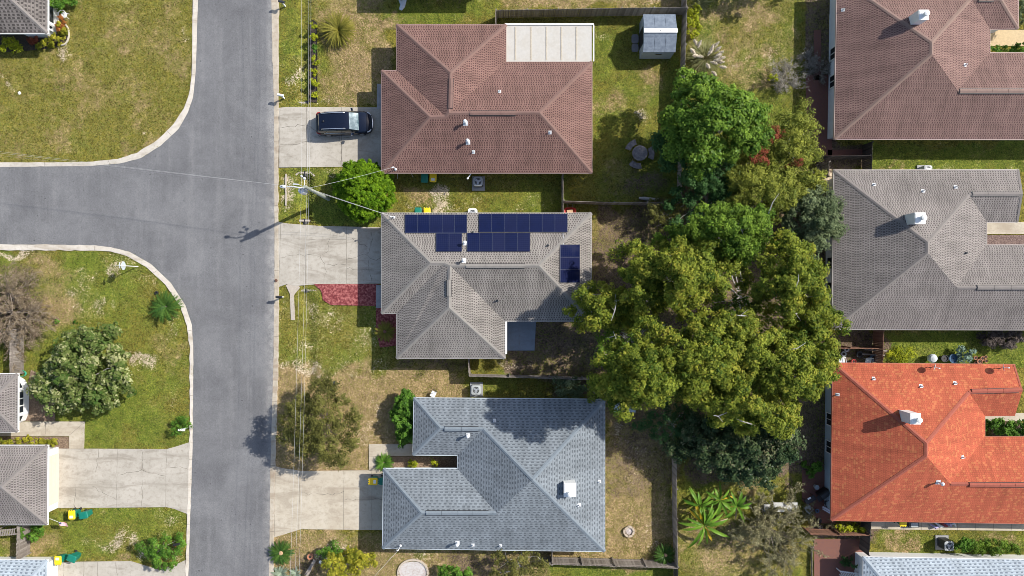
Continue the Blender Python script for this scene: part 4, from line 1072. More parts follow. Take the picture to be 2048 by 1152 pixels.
L_OLIVE = leaf_mat('olive_leaf', (.05, .095, .012), (.285, .315, .038), .3, third=(.34, .31, .045), t3=.92)
L_OLIVE2 = leaf_mat('green_olive_leaf', (.045, .1, .012), (.195, .30, .036), .3)
L_BRIGHT = leaf_mat('bright_leaf', (.045, .11, .014), (.2, .31, .04), .3, .4)
L_TEAL = leaf_mat('blue_green_leaf', (.022, .066, .02), (.075, .155, .045), .25)
L_DARK = leaf_mat('dark_glossy_leaf', (.016, .04, .018), (.085, .12, .045), .15, .35, third=(.17, .17, .09))
L_FEATHER = leaf_mat('feathery_leaf', (.085, .12, .02), (.31, .33, .055), .3)
L_GREYG = leaf_mat('grey_green_leaf', (.055, .085, .035), (.2, .245, .12), .25)
L_RED = leaf_mat('red_leaf', (.2, .055, .03), (.36, .11, .06), .3)
L_JUNIPER = leaf_mat('juniper_leaf', (.04, .11, .005), (.18, .30, .012), .25)
L_HEDGE = leaf_mat('hedge_leaf', (.035, .1, .012), (.14, .27, .035), .25, .45)
L_DRYTREE = leaf_mat('thin_olive_leaf', (.065, .07, .018), (.2, .195, .05), .25)
L_WHITISH = leaf_mat('pale_backed_leaf', (.05, .1, .018), (.2, .23, .07), .25, third=(.35, .36, .17), t3=.74)
L_WILLOW = leaf_mat('grey_willow_leaf', (.15, .14, .06), (.38, .35, .2), .25)
L_YELLOW = leaf_mat('yellow_green_leaf', (.13, .16, .015), (.42, .38, .04), .3)
L_LIME = leaf_mat('lime_leaf', (.15, .2, .012), (.46, .48, .03), .3)
L_SAGO = leaf_mat('sago_leaf', (.02, .065, .015), (.1, .18, .03), .2, .4)
L_SAGOY = leaf_mat('yellow_sago_leaf', (.1, .11, .018), (.31, .27, .05), .2, .5)
L_BANANA = leaf_mat('banana_leaf', (.05, .14, .014), (.2, .34, .04), .35, .35)
L_BANANAY = leaf_mat('yellow_banana_leaf', (.45, .3, .02), (.6, .42, .04), .3, .5)
L_BANANAB = leaf_mat('brown_banana_leaf', (.3, .19, .11), (.42, .3, .2), .2, .7)
L_PAMPAS = leaf_mat('pampas_blade', (.12, .13, .045), (.3, .3, .13), .3)
L_PLUME = leaf_mat('pampas_plume', (.55, .47, .36), (.78, .7, .57), .3, .9)
L_GREYDRY = leaf_mat('dry_grey_twiglet', (.17, .155, .125), (.42, .39, .34), .1, .9)
L_BROWNDRY = leaf_mat('brown_dry_leaf', (.12, .085, .05), (.36, .29, .2), .15, .9)
L_PURPLE = leaf_mat('purple_brown_leaf', (.06, .045, .04), (.17, .14, .12), .15)
L_BLUEPLANT = leaf_mat('blue_grey_leaf', (.1, .16, .12), (.26, .36, .29), .2)
L_AGAVE = leaf_mat('agave_leaf', (.12, .16, .1), (.3, .36, .26), .15)
L_ORANGE = leaf_mat('orange_leaf', (.3, .11, .03), (.5, .2, .06), .3)

# --- the grove behind the grey house
OK = dict(fingers=.7, r=.62, sub=13, per=38, ln=.19, asp=.55, spread=.55, under=1.6, bright=.52, flat=.9)
G_OAK = 'oaks of the back grove'
tree('oak_tree', 'olive-green oak at the left of the grove, reaching over the solar house yard', [(1375, 545, 108, 78, 11.0, 2.6), (1290, 580, 55, 60, 9.4, 1.6), (1212, 618, 66, 42, 8.4, 1.4)], L_OLIVE, base=(1385, 590), group=G_OAK, show=5, **OK)
tree('oak_tree', 'greener oak at the top of the grove beside the grey-green round tree', [(1480, 462, 90, 64, 10.0, 2.2), (1385, 480, 55, 44, 9.0, 1.6)], L_OLIVE2, base=(1475, 500), group=G_OAK, show=2, **OK)
tree('oak_tree', 'oak at the right of the grove touching the taupe grey house', [(1592, 560, 82, 88, 10.6, 2.4), (1640, 640, 45, 42, 8.8, 1.4)], L_OLIVE, base=(1580, 580), group=G_OAK, show=2, **OK)
tree('oak_tree', 'largest oak, the golden-olive crown in the lower middle of the grove', [(1400, 720, 122, 88, 12.4, 2.6), (1290, 752, 92, 66, 13.0, 2.2), (1272, 768, 78, 52, 12.2, 1.6), (1480, 795, 92, 58, 10.4, 2.0), (1495, 690, 84, 62, 11.2, 1.6)], L_OLIVE, base=(1420, 730), group=G_OAK, show=4, nl=20, r0=.28, **OK)
tree('oak_tree', 'oak beside the red roofed house at the lower right of the grove', [(1590, 735, 92, 72, 10.8, 2.2), (1640, 700, 42, 46, 9.4, 1.4), (1545, 830, 64, 42, 9.0, 1.4)], L_OLIVE, base=(1580, 750), group=G_OAK, show=2, **OK)
tree('broadleaf_tree', 'bright green broadleaf tree at the north end of the grove', [(1447, 230, 102, 86, 9.4, 3.2)], L_BRIGHT, base=(1440, 260), spacing=.85, r=.75, sub=17, per=42, ln=.22, asp=.62, spread=.55, under=1.6)
tree('broadleaf_tree', 'teal green tree below the bright green one by the stone table', [(1380, 280, 64, 66, 5.6, 1.8), (1430, 345, 50, 40, 5.0, 1.2)], L_TEAL, base=(1400, 310), spacing=.95, under=1.4, r=.8, sub=15, per=40, ln=.18, asp=.5, spread=.42)
ft = tree('feathery_tree', 'yellow-green feathery tree with red leafed tips beside the brown roof', [(1590, 275, 58, 52, 5.4, 1.2), (1540, 330, 50, 40, 5.0, 1.2)], L_FEATHER, base=(1575, 310), spacing=.85, r=.8, sub=14, per=34, ln=.27, asp=.24, spread=.5, under=1.3)
rl = lobe_points([(1556, 268, 14, 9, 5.5, .3), (1524, 314, 15, 10, 5.3, .3), (1592, 330, 10, 8, 5.0, .3)], .5)
crown_mesh('red_foliage', rl, L_RED, ft, ft.location, r=.4, sub=8, per=26, ln=.2, asp=.25, spread=.6)
tree('feathery_tree', 'yellow-green feathery tree over the back fence, south of the red-tipped one', [(1532, 380, 72, 48, 5.6, 1.3), (1600, 360, 45, 32, 4.6, 1.0)], L_FEATHER, base=(1530, 395), spacing=.85, r=.85, sub=14, per=34, ln=.29, asp=.24, spread=.5, under=1.3)
tree('rounded_tree', 'grey-green rounded tree against the taupe grey house wall', [(1634, 438, 56, 74, 5.2, 2.0)], L_GREYG, base=(1632, 440), spacing=.75, under=1.2, r=.72, sub=15, per=34, ln=.26, asp=.35, spread=.42)
tree('evergreen_tree', 'dark glossy evergreen at the south end of the grove', [(1490, 885, 105, 58, 5.0, 1.6), (1545, 900, 60, 45, 4.6, 1.0), (1420, 880, 60, 45, 4.2, 1.2), (1500, 935, 60, 32, 3.4, .8)], L_DARK, base=(1500, 890), spacing=.9, under=1.4, r=.85, sub=15, per=38, ln=.2, asp=.55, spread=.42)
tree('cedar_tree', 'soft blue-green cedar at the left of the dark evergreen', [(1345, 855, 48, 38, 3.4, 1.2)], L_TEAL, base=(1345, 855), spacing=.75, r=.6, sub=12, per=36, ln=.2, asp=.25, spread=.5, nl=8, r0=.1)
tree('understory_tree', 'dark leafy undergrowth tree shaded between the bright tree and the oaks', [(1400, 410, 60, 45, 3.2, .9), (1450, 395, 50, 40, 3.6, .9)], L_TEAL, base=(1420, 410), spacing=1.0, r=.8, sub=13, per=34, ln=.2, asp=.5, spread=.45)
tree('understory_tree', 'low thin shrub tree at the end of the fence of the solar house yard', [(1330, 425, 34, 26, 2.4, .7)], L_DRYTREE, base=(1335, 430), spacing=.7, r=.6, sub=9, per=26, ln=.18, asp=.4, spread=.5, nl=8, r0=.08)
tree('understory_tree', 'shaded undergrowth tree below the left oak by the dark yard', [(1270, 668, 60, 40, 3.4, .9), (1225, 700, 40, 30, 2.8, .8)], L_OLIVE2, base=(1270, 680), spacing=1.1, r=.85, sub=11, per=32, ln=.2, asp=.5, spread=.45, show=5)
tree('understory_tree', 'undergrowth in the heart of the grove between the oaks', [(1520, 625, 70, 50, 4.2, 1.0), (1430, 640, 50, 30, 4.0, .8), (1440, 500, 60, 40, 3.6, .8)], L_OLIVE2, base=(1500, 610), spacing=1.3, r=.9, sub=11, per=32, ln=.2, asp=.5, spread=.45, show=4)

# --- street-side trees and shrubs
tree('thin_crowned_tree', 'sparse olive-brown tree on the straw lawn beside the street', [(632, 855, 72, 75, 5.2, 2.0)], L_DRYTREE, base=(655, 842), spacing=.66, r=.72, sub=14, per=30, ln=.19, asp=.4, spread=.5, r0=.14, nl=16, bark=M_BARK)
tree('juniper_shrub', 'dense round bright green juniper between the two street driveways', [(719, 374, 60, 60, 3.7, 2.2)], L_JUNIPER, 'shrub', base=(730, 388), spacing=.3, wob=.04, zn=.1, r=.34, sub=13, per=30, ln=.2, asp=.34, spread=.42, nl=10, r0=.12, bark=M_BARK, hang=.2, under=.7)
tree('hedge', 'leafy green hedge along the front of the blue-grey house', [(810, 812, 19, 24, 1.8, .3), (808, 840, 20, 26, 1.8, .3), (810, 868, 18, 20, 1.7, .3)], L_HEDGE, 'hedge', base=(812, 840), spacing=.3, r=.34, sub=11, per=30, under=.5, ln=.15, asp=.6, spread=.5, nl=8, r0=.05)
tree('leafy_tree', 'small tree with pale-backed leaves on the left lawn', [(155, 730, 78, 62, 4.2, 1.4), (105, 770, 40, 45, 3.4, .9), (175, 790, 60, 30, 3.2, .9)], L_WHITISH, base=(165, 742), spacing=.85, r=.75, sub=13, per=28, ln=.26, asp=.6, spread=.48, under=1.2)
tree('round_shrub', 'round green shrub with a yellow heart by the lower left driveway', [(320, 1106, 34, 32, 1.7, .6)], L_HEDGE, 'shrub', base=(322, 1104), spacing=.5, r=.45, sub=11, per=30, ln=.15, asp=.5, spread=.5, nl=8, r0=.05)
tree('round_shrub', 'small green shrub round a white mailbox at the kerb', [(360, 852, 16, 15, .9, .3)], L_HEDGE, 'shrub', base=(360, 853), spacing=.3, r=.3, sub=8, per=22, ln=.16, asp=.35, spread=.6, trunk=False)
tree('flowering_shrub', 'yellow-green variegated shrub at the bottom edge of the street side', [(690, 1132, 36, 26, 1.9, .6), (725, 1118, 30, 14, 1.2, .4)], L_YELLOW, 'shrub', base=(692, 1130), spacing=.5, r=.45, sub=9, per=26, ln=.2, asp=.5, spread=.55, nl=8, r0=.05)
tree('round_shrub', 'green shrub next to the variegated yellow one at the wooden post', [(655, 1108, 18, 14, 1.2, .3)], L_HEDGE, 'shrub', base=(656, 1108), spacing=.4, r=.38, sub=9, per=26, ln=.17, asp=.4, spread=.55, trunk=False)
tree('thin_crowned_tree', 'scrubby grey-olive tree at the south eave of the blue-grey house', [(1032, 1130, 48, 34, 2.9, .9)], L_DRYTREE, base=(1032, 1128), spacing=.7, r=.6, sub=11, per=26, ln=.17, asp=.4, spread=.5, r0=.08)
tree('round_shrub', 'dark green shrub cut off by the bottom edge beside the white gravel bed', [(905, 1150, 30, 14, 1.1, .3)], L_HEDGE, 'shrub', base=(905, 1152), spacing=.4, r=.4, sub=10, per=28, ln=.15, asp=.5, spread=.5, trunk=False)
tree('round_shrub', 'dark shrub against the back fence north of the blue-grey roof', [(1140, 778, 30, 20, 1.8, .5)], L_GREYG, 'shrub', base=(1142, 780), spacing=.5, r=.45, sub=10, per=26, ln=.15, asp=.4, spread=.5, trunk=False)
tree('round_shrub', 'olive shrub hanging over the corner of the blue-grey roof', [(1198, 790, 18, 12, 2.7, .4)], L_OLIVE, 'shrub', base=(1215, 785), spacing=.5, r=.5, sub=9, per=24, ln=.18, asp=.4, spread=.5, nl=5, r0=.05)
tree('round_shrub', 'green shrub at the front corner of the top left house', [(118, -2, 22, 18, 1.2, .3)], L_HEDGE, 'shrub', base=(118, -2), spacing=.4, r=.42, sub=10, per=28, ln=.15, asp=.5, spread=.5, trunk=False)
tree('bedding_plant', 'yellow-green bedding plants rounding the bay window of the top left house', [(124, 62, 8, 14, .4, .1), (108, 82, 20, 8, .4, .1), (88, 90, 12, 5, .35, .1)], L_YELLOW, 'plant', base=(112, 80), spacing=.28, r=.26, sub=7, per=16, ln=.2, asp=.35, spread=.6, trunk=False)
tree('bedding_plant', 'orange leafed plant beside the white bay window', [(122, 50, 4, 12, .6, .1)], L_ORANGE, 'plant', base=(122, 50), spacing=.25, r=.24, sub=7, per=16, ln=.2, asp=.3, spread=.6, trunk=False)
tree('bedding_plant', 'red-brown star plant under the eave of the top left house', [(62, 79, 7, 5, .5, .1)], L_RED, 'plant', base=(62, 79), spacing=.25, r=.28, sub=7, per=12, ln=.3, asp=.2, spread=.6, trunk=False)
tree('bedding_plant', 'leafy green plants in the shade of the top left house', [(20, 90, 22, 12, .8, .2)], L_LIME, 'plant', base=(20, 90), spacing=.4, r=.38, sub=7, per=14, ln=.3, asp=.2, spread=.7, trunk=False)
tree('bedding_plant', 'low green planting in the strip between walkway and taupe garage', [(-10, 884, 30, 6, .35, .1), (50, 884, 30, 6, .35, .1), (100, 884, 22, 6, .35, .1)], L_YELLOW, 'plant', base=(50, 884), spacing=.34, r=.26, sub=7, per=16, ln=.2, asp=.35, spread=.6, trunk=False)
tree('round_shrub', 'bright green shrub at the corner of the taupe garage roof', [(62, 1065, 20, 14, 1.1, .3)], L_HEDGE, 'shrub', base=(62, 1066), spacing=.4, r=.4, sub=10, per=28, ln=.15, asp=.5, spread=.5, trunk=False)
tree('bedding_plant', 'small green clumps in the entry bed of the blue-grey house', [(826, 926, 7, 5, .5, .1), (867, 927, 6, 4, .4, .1)], L_LIME, 'plant', base=(840, 927), spacing=.25, r=.3, sub=7, per=14, ln=.26, asp=.25, spread=.6, trunk=False)
tree('hedge', 'clipped green hedge in the entry notch of the red roofed house', [(1990, 856, 14, 12, .9, .1), (2015, 857, 14, 12, .9, .1), (2042, 857, 14, 12, .9, .1), (2065, 857, 14, 12, .9, .1)], L_HEDGE, 'hedge', base=(2010, 857), spacing=.38, r=.36, sub=10, per=28, ln=.14, asp=.55, spread=.5, trunk=False)
tree('hedge', 'small clipped hedge in the entry notch of the rose-brown house', [(1992, 99, 13, 5, .7, .1), (2020, 99, 13, 5, .7, .1), (2042, 98, 12, 6, .8, .1)], L_HEDGE, 'hedge', base=(2010, 99), spacing=.34, r=.32, sub=9, per=26, ln=.13, asp=.5, spread=.5, trunk=False)
tree('round_shrub', 'dark spiky plant at the corner of the rose-brown roof', [(2040, 20, 14, 22, 1.6, .4)], L_GREYG, 'shrub', base=(2040, 20), spacing=.4, r=.42, sub=9, per=20, ln=.3, asp=.2, spread=.6, trunk=False)
tree('low_shrub', 'purple-brown shrub along the south wall of the taupe grey house', [(1985, 676, 20, 13, .9, .2), (2020, 678, 30, 15, .9, .2)], L_PURPLE, 'shrub', base=(2005, 680), spacing=.4, r=.4, sub=9, per=22, ln=.22, asp=.25, spread=.6, trunk=False)
tree('bedding_plant', 'yellow-green spiky plant on the bright lawn by the wood fence', [(1800, 712, 22, 12, .5, .1)], L_LIME, 'plant', base=(1805, 714), spacing=.4, r=.42, sub=7, per=9, ln=.5, asp=.08, spread=.8, trunk=False)
tree('bedding_plant', 'blue-grey leafed plant beside the terracotta pots', [(1931, 709, 13, 12, .9, .2)], L_BLUEPLANT, 'plant', base=(1932, 711), spacing=.35, r=.34, sub=8, per=16, ln=.22, asp=.4, spread=.6, trunk=False)
tree('round_shrub', 'bright green shrub between the tall air unit and the clipped hedge', [(1932, 1093, 15, 12, 1.5, .4)], L_HEDGE, 'shrub', base=(1928, 1094), spacing=.4, r=.4, sub=10, per=24, ln=.2, asp=.4, spread=.55, trunk=False)
tree('hedge', 'dense olive clipped hedge beside the pale blue roof', [(1970, 1096, 22, 11, 1.4, .2), (2000, 1096, 26, 11, 1.4, .2), (2022, 1097, 14, 11, 1.3, .2)], L_OLIVE2, 'hedge', base=(1995, 1098), spacing=.36, r=.36, sub=11, per=34, ln=.11, asp=.4, spread=.5, trunk=False)
tree('bedding_plant', 'leafy plants among the clutter by the red house fence', [(1690, 1056, 14, 5, .6, .1), (1712, 1058, 12, 6, .7, .1)], L_LIME, 'plant', base=(1700, 1057), spacing=.3, r=.3, sub=7, per=14, ln=.22, asp=.3, spread=.6, trunk=False)
tree('bedding_plant', 'green bush at the lower end of the blue-grey side wall', [(1627, 938, 14, 11, .9, .3)], L_HEDGE, 'plant', base=(1627, 938), spacing=.35, r=.34, sub=9, per=20, ln=.2, asp=.4, spread=.55, trunk=False)
tree('bedding_plant', 'bright green weed at the fence below the pampas grass', [(1385, 40, 12, 26, .7, .2)], L_LIME, 'plant', base=(1386, 40), spacing=.4, r=.36, sub=8, per=18, ln=.2, asp=.4, spread=.6, trunk=False)
tree('bedding_plant', 'dark plant below the white slatted bench', [(1695, 1125, 14, 9, .4, .1)], L_TEAL, 'plant', base=(1695, 1125), spacing=.3, r=.3, sub=7, per=14, ln=.2, asp=.3, spread=.6, trunk=False)
tree('weed_clump', 'scattered green weed clumps on the left lawn', [(125, 645, 12, 6, .2, .05), (165, 612, 18, 8, .2, .05), (148, 640, 8, 5, .2, .05)], L_HEDGE, 'plant', base=(150, 630), spacing=.55, r=.2, sub=5, per=12, ln=.14, asp=.5, spread=.6, trunk=False)
# trees that stand outside the frame but shade the lots
tree('broadleaf_tree', 'tree beyond the top edge whose shade falls on the back lot', [(1575, -120, 80, 62, 5.0, 1.5)], L_BRIGHT, base=(1570, -70), spacing=1.2, r=.9, sub=9, per=24, ln=.3, asp=.6, spread=.45)

# yellow shrubs in the mulch strip
proto = None
for i, (px, py, w) in enumerate([(628, 53, 'golden yellow, nearest the top of the strip'), (629, 75, 'yellow with a bronze side, second from the top'), (629, 97, 'darkest green one, third from the top'), (629, 120, 'tall yellow-green one in the middle'), (628, 143, 'tilted yellow-green one, third from the drive'), (628, 166, 'broad yellow-green one, second from the drive'), (628, 189, 'rounded one closest to the driveway')]):
    tree('low_shrub', 'small clipped shrub in the mulch strip, ' + w, [(px, py, 4, 5.5 if i in (3, 5) else 4.2, .58, .1)], L_HEDGE if i == 2 else L_LIME, 'shrub', base=(px, py), spacing=.14, r=.17, sub=11, per=24, ln=.09, asp=.5, spread=.55, trunk=False, group='yellow shrubs in the mulch strip')

# --- sago palms, cycads
def sago(px, py, rad, label, nf=46, hgt=.6, up=(.15, 1.0), mt=None, core=None, seed=1, name='sago_palm', lw=.16, stem=True, grp='sago palms'):
    r = np.random.default_rng(seed); p = P(px, py, hgt); base = Vector((p.x, p.y, ground_z(p.x, p.y)))
    root = thing(name, label, 'palm', base, 0, grp)
    if stem:
        b = MB(); b.lathe(base, [(.16, -.05), (.17, hgt * .5), (.14, hgt * .9), (.06, hgt + .05)], 10); b.build('trunk', M_BARK, root, base)
    if core:
        b = MB(); b.lathe(base, [(rad * .17, hgt * .9), (rad * .19, hgt + .08), (rad * .12, hgt + .18), (.01, hgt + .2)], 12); b.build('cone', core, root, base)
    V, Fc, T = [], [], []; top = np.array([base.x, base.y, base.z + hgt])
    for k in range(nf):
        a = 2 * math.pi * (k * .381966) + r.normal(0, .08); e = r.uniform(*up); L = rad * r.uniform(.85, 1.1) / max(math.cos(e * .7), .8)
        d = np.array([math.cos(a), math.sin(a), 0]); s = np.array([-math.sin(a), math.cos(a), 0]); tt = r.uniform(.2, .8)
        m = 16
        def pt(u): return top + d * (L * u * math.cos(e * (1 - .5 * u))) + np.array([0, 0, L * (u * math.sin(e) - .55 * u * u * math.sin(min(e + .45, 1.3)))])
        for j in range(m):
            u0 = (j + .6) / m; q = pt(u0); q2 = pt(min(u0 + .06, 1)); w = lw * (math.sin(math.pi * min(u0 * .9 + .12, 1)) ** .6) * (rad / 1.0)
            for sg in (1, -1):
                tip = q + s * sg * w + (q2 - q) * 1.6 + np.array([0, 0, w * .25]); o = len(V)
                V += [q, q2, tip]; Fc.append([o, o + 1, o + 2]); T.append(np.clip(tt + r.normal(0, .12), 0, 1))
    np_mesh('fronds', V, Fc, T, mt or L_SAGO, root, base); return root
M_CONE = mat('tan_cone', (.42, .27, .15), .9, .25, 20); M_CONEB = mat('brown_cone', (.16, .08, .05), .9, .3, 20)
sago(332, 613, 1.35, 'dark green sago palm on the left lawn near the curb', 42, .8, (.1, .8), seed=3)
sago(562, 1106, 1.08, 'wide sago palm with tan centre beside the street at the bottom', 58, .5, (.05, .6), core=M_CONE, seed=4)
rs = sago(770, 663, .88, 'sago palm with orange fading fronds at the grey house corner', 44, .5, (.1, .8), L_SAGOY, core=M_CONEB, seed=5)
sago(1331, 1110, .98, 'sago palm in the fence corner of the dry back yard', 40, .7, (.1, .9), core=M_CONE, seed=6)
sago(768, 925, .8, 'bright little sago palm at the walkway of the blue-grey house', 36, .35, (.1, .9), L_HEDGE, seed=7, lw=.2)
sago(678, 62, 1.45, 'big upright yellow-tipped cycad clump on the top lawn', 210, .4, (.0, 1.45), L_SAGOY, seed=8, name='cycad_clump', lw=.06)

# agave, flax, pampas: arching blades
def blades_plant(name, label, cat, px, py, rad, n, mt, w=.06, up=(.3, 1.3), seed=1, hgt=.0, curl=.6, grp=None):
    r = np.random.default_rng(seed); p = P(px, py, 0); base = Vector((p.x, p.y, ground_z(p.x, p.y)))
    root = thing(name, label, cat, base, 0, grp); V, Fc, T = [], [], []
    for k in range(n):
        a = r.uniform(0, 2 * math.pi); e = r.uniform(*up); L = rad * r.uniform(.6, 1.15)
        d = np.array([math.cos(a), math.sin(a), 0]); s = np.array([-math.sin(a), math.cos(a), 0]); o = len(V); tt = r.uniform(.1, .9)
        st = np.array(base) + d * rad * .12 * r.random()
        for j in range(6):
            u = j / 5; q = st + d * (L * u * math.cos(e * (1 - .6 * u))) + np.array([0, 0, hgt + L * (u * math.sin(e) - curl * u * u * math.sin(e))])
            ww = w * (1 - u) ** .6 * (.6 + u); V += [q - s * ww, q + s * ww + np.array([0, 0, ww * .4])]
        for j in range(5): Fc.append([o + 2 * j, o + 2 * j + 1, o + 2 * j + 3, o + 2 * j + 2]); T.append(tt)
    np_mesh('blades', V, Fc, T, mt, root, base); return root
blades_plant('agave', 'grey-green agave at the bottom edge beside the street', 'plant', 562, 1146, .85, 34, L_AGAVE, .07, (.2, 1.0), 3)
blades_plant('agave', 'second grey-green agave at the foot of the wooden post', 'plant', 592, 1146, .7, 30, L_AGAVE, .07, (.2, 1.0), 5)
blades_plant('palmetto', 'yellow-green palmetto clump behind the top fence corner', 'plant', 1402, 6, 1.0, 70, L_PAMPAS, .05, (.2, 1.2), 6)
pg = blades_plant('pampas_grass', 'pampas grass with cream feathery plumes behind the fence', 'grass clump', 1408, 118, 1.7, 420, L_PAMPAS, .022, (.25, 1.35), 7)
V, Fc, T = [], [], []; r = np.random.default_rng(9); base = pg.location
def plume(px, py, h, a, L=.62, wd=.17):
    c = np.array(P(px, py, h)); d = unit(np.array([math.cos(a), math.sin(a), .7])); n = 230
    u = r.random(n); e = unit(r.normal(size=(n, 3))); q = c + d * (u[:, None] - .5) * L + e * (wd * np.sin(np.pi * np.clip(u, .05, .95)) ** .8)[:, None] * r.random((n, 1))
    v, f, t = leaves(q, e + np.array([0, 0, .5]), np.full(n, .18), np.full(n, .06), r.random(n), 0, d); o = sum(len(x) for x in V)
    V.append(v); Fc.append(f + o); T.append(t)
b = MB()
for (px, py, h, a) in [(1391, 85, 2.0, 2.2), (1399, 88, 2.0, 1.2), (1386, 102, 1.9, 2.6), (1391, 111, 2.0, 3.3), (1399, 113, 2.1, -.3), (1424, 96, 2.0, 1.2), (1432, 90, 1.9, .8), (1436, 98, 1.9, .6), (1440, 106, 1.9, .4), (1436, 112, 2.0, .2), (1443, 116, 1.8, .1), (1441, 124, 1.8, -.2), (1428, 126, 2.1, -.6), (1434, 120, 2.1, 0), (1421, 104, 2.1, .9), (1385, 148, 1.6, -1.8), (1428, 147, 1.6, -1.0), (1446, 134, 1.6, -.4), (1416, 132, 2.1, -1.2)]:
    plume(px, py, h, a)
    t = P(px, py, h); b.tube([base + Vector((random.gauss(0, .1), random.gauss(0, .1), 0)), base.lerp(t, .5) + Vector((0, 0, .4)), t], .012, 4)
np_mesh('plumes', np.concatenate(V), np.concatenate(Fc), np.concatenate(T), L_PLUME, pg, base)
b.build('stalks', mat('dry_stalk', (.3, .25, .13), .9), pg, base)

# banana plants
def banana(px, py, h, n, label, seed, L0=1.7, yel=(), brn=()):
    r = np.random.default_rng(seed); p = P(px, py, h); base = Vector((p.x, p.y, 0)); root = thing('banana_plant', label, 'banana plant', base, 0, 'banana plants')
    b = MB(); b.tube([base, base + Vector((0, 0, h * .6)), base + Vector((.03, .02, h))], [.13, .1, .06], 8); b.build('stem', mat('banana_stem', (.2, .22, .08), .7, .3, 8), root, base)
    sets = {0: ([], [], []), 1: ([], [], []), 2: ([], [], [])}
    for k in range(n):
        a = 2 * math.pi * k * .381966 + r.normal(0, .2) + seed; e = r.uniform(.35, 1.05); L = L0 * r.uniform(.7, 1.15); kind = 1 if k in yel else 2 if k in brn else 0
        if kind: e = .1
        d = np.array([math.cos(a), math.sin(a), 0]); s = np.array([-math.sin(a), math.cos(a), 0]); V, Fc, T = sets[kind]; o = len(V); W = (.125 if kind < 2 else .07) * r.uniform(.8, 1.15); tt = r.uniform(.2, .8); tw = r.normal(0, .5); m = 10
        for j in range(m + 1):
            u = j / m; q = np.array(base) + np.array([0, 0, h]) + d * (L * u * math.cos(e * (1 - .6 * u))) + np.array([0, 0, L * (u * math.sin(e) - .75 * u * u * math.sin(e + .25))])
            w = W * (min(1, max(u - .12, .02) * 6)) * (1 - max(u - .75, 0) * 3.4) * (1 + r.normal(0, .06)); w = max(w, .02)
            sv = s * math.cos(tw) + np.array([0, 0, math.sin(tw)])
            V += [q - sv * w + np.array([0, 0, w * .35]), q, q + sv * w + np.array([0, 0, w * .35])]
        for j in range(m):
            for c in (0, 1):
                Fc.append([o + 3 * j + c, o + 3 * j + c + 1, o + 3 * j + c + 4, o + 3 * j + c + 3]); T.append(np.clip(tt + r.normal(0, .1), 0, 1))
    for kind, (nm, mt) in enumerate((('leaves', L_BANANA), ('yellow_leaf', L_BANANAY), ('dead_leaf', L_BANANAB))):
        if sets[kind][0]: np_mesh(nm, sets[kind][0], sets[kind][1], sets[kind][2], mt, root, base)
banana(1408, 1050, 1.9, 20, 'tallest banana plant with yellow and brown hanging leaves', 1, 2.2, (3, 7, 11), (5, 9))
banana(1400, 1012, 1.5, 14, 'banana plant close to the fence with wide green leaves', 2, 1.7, (), (6,))
banana(1440, 1000, 1.6, 15, 'banana plant at the back of the clump below the dark evergreen', 3, 1.5, (4,), ())
banana(1474, 1012, 1.5, 15, 'banana plant at the right of the clump beside the grey bush', 4, 1.4, (), (8,))

# bare branching shrubs
def branchy(name, label, cat, px, py, rad, h, n1, seed, mt_twig, leaf=None, nleaf=0, ln=.12, asp=.25, r0=.07, spread=1.0, base_px=None, droop=0.0, depth=3, kids_n=4):
    r = random.Random(seed); rn = np.random.default_rng(seed)
    p = P(px, py, h * .5); bp = P(*base_px) if base_px else p; base = Vector((bp.x, bp.y, ground_z(bp.x, bp.y)))
    root = thing(name, label, cat, base); b = MB(); tips = []
    def grow(p0, d, L, rad0, dep):
        pts = [p0]; q = p0; dd = d.copy(); m = 4
        for i in range(m):
            dd = (dd + Vector((r.gauss(0, .16), r.gauss(0, .16), r.gauss(0, .1) - droop * (i / m)))).normalized(); q = q + dd * (L / m); pts.append(q)
        b.tube(pts, [rad0 * (1 - .75 * i / m) for i in range(m + 1)], 4 if dep < depth else 5, 0, r.random(), cap=False)
        tips.append((pts, dep))
        if dep > 0:
            for k in range(kids_n):
                i = r.randint(1, m); t = pts[i]; nd = (dd + Vector((r.gauss(0, .65), r.gauss(0, .65), r.gauss(0, .35)))).normalized()
                grow(t, nd, L * r.uniform(.4, .62), rad0 * .45, dep - 1)
    cen = Vector((p.x, p.y, h))
    for k in range(n1):
        a = 2 * math.pi * k / n1 + r.gauss(0, .25); e = r.uniform(.25, 1.1)
        d = Vector((math.cos(a) * math.cos(e) * spread, math.sin(a) * math.cos(e) * spread, math.sin(e) * h / max(rad, .1) * .8)).normalized()
        grow(base + Vector((0, 0, h * .12)), d, rad * r.uniform(.6, .85), r0, depth - 1)
    b.build('branches', mt_twig, root, base)
    if leaf is not None and nleaf:
        seg = [(np.array(a), np.array(c)) for pts, dep in tips for a, c in zip(pts[:-1], pts[1:]) if dep <= 1]
        k = rn.integers(len(seg), size=nleaf); A = np.array([s[0] for s in seg])[k]; B = np.array([s[1] for s in seg])[k]
        q = A + (B - A) * rn.random((nleaf, 1)) + rn.normal(size=(nleaf, 3)) * .06
        l = ln * rn.uniform(.6, 1.4, nleaf); v, f, t = leaves(q, rn.normal(size=(nleaf, 3)) + np.array([0, 0, .8]), l, l * asp, rn.random(nleaf), 0, unit(B - A) * 1.5)
        np_mesh('foliage', v, f, t, leaf, root, base)
    return root
branchy('bare_tree', 'leafless grey-brown tree at the left edge of the lawn', 'tree', 20, 612, 3.7, 3.0, 22, 3, M_TWIG, L_BROWNDRY, 26000, .2, .13, .05, base_px=(30, 625), droop=.05, depth=4, kids_n=4)
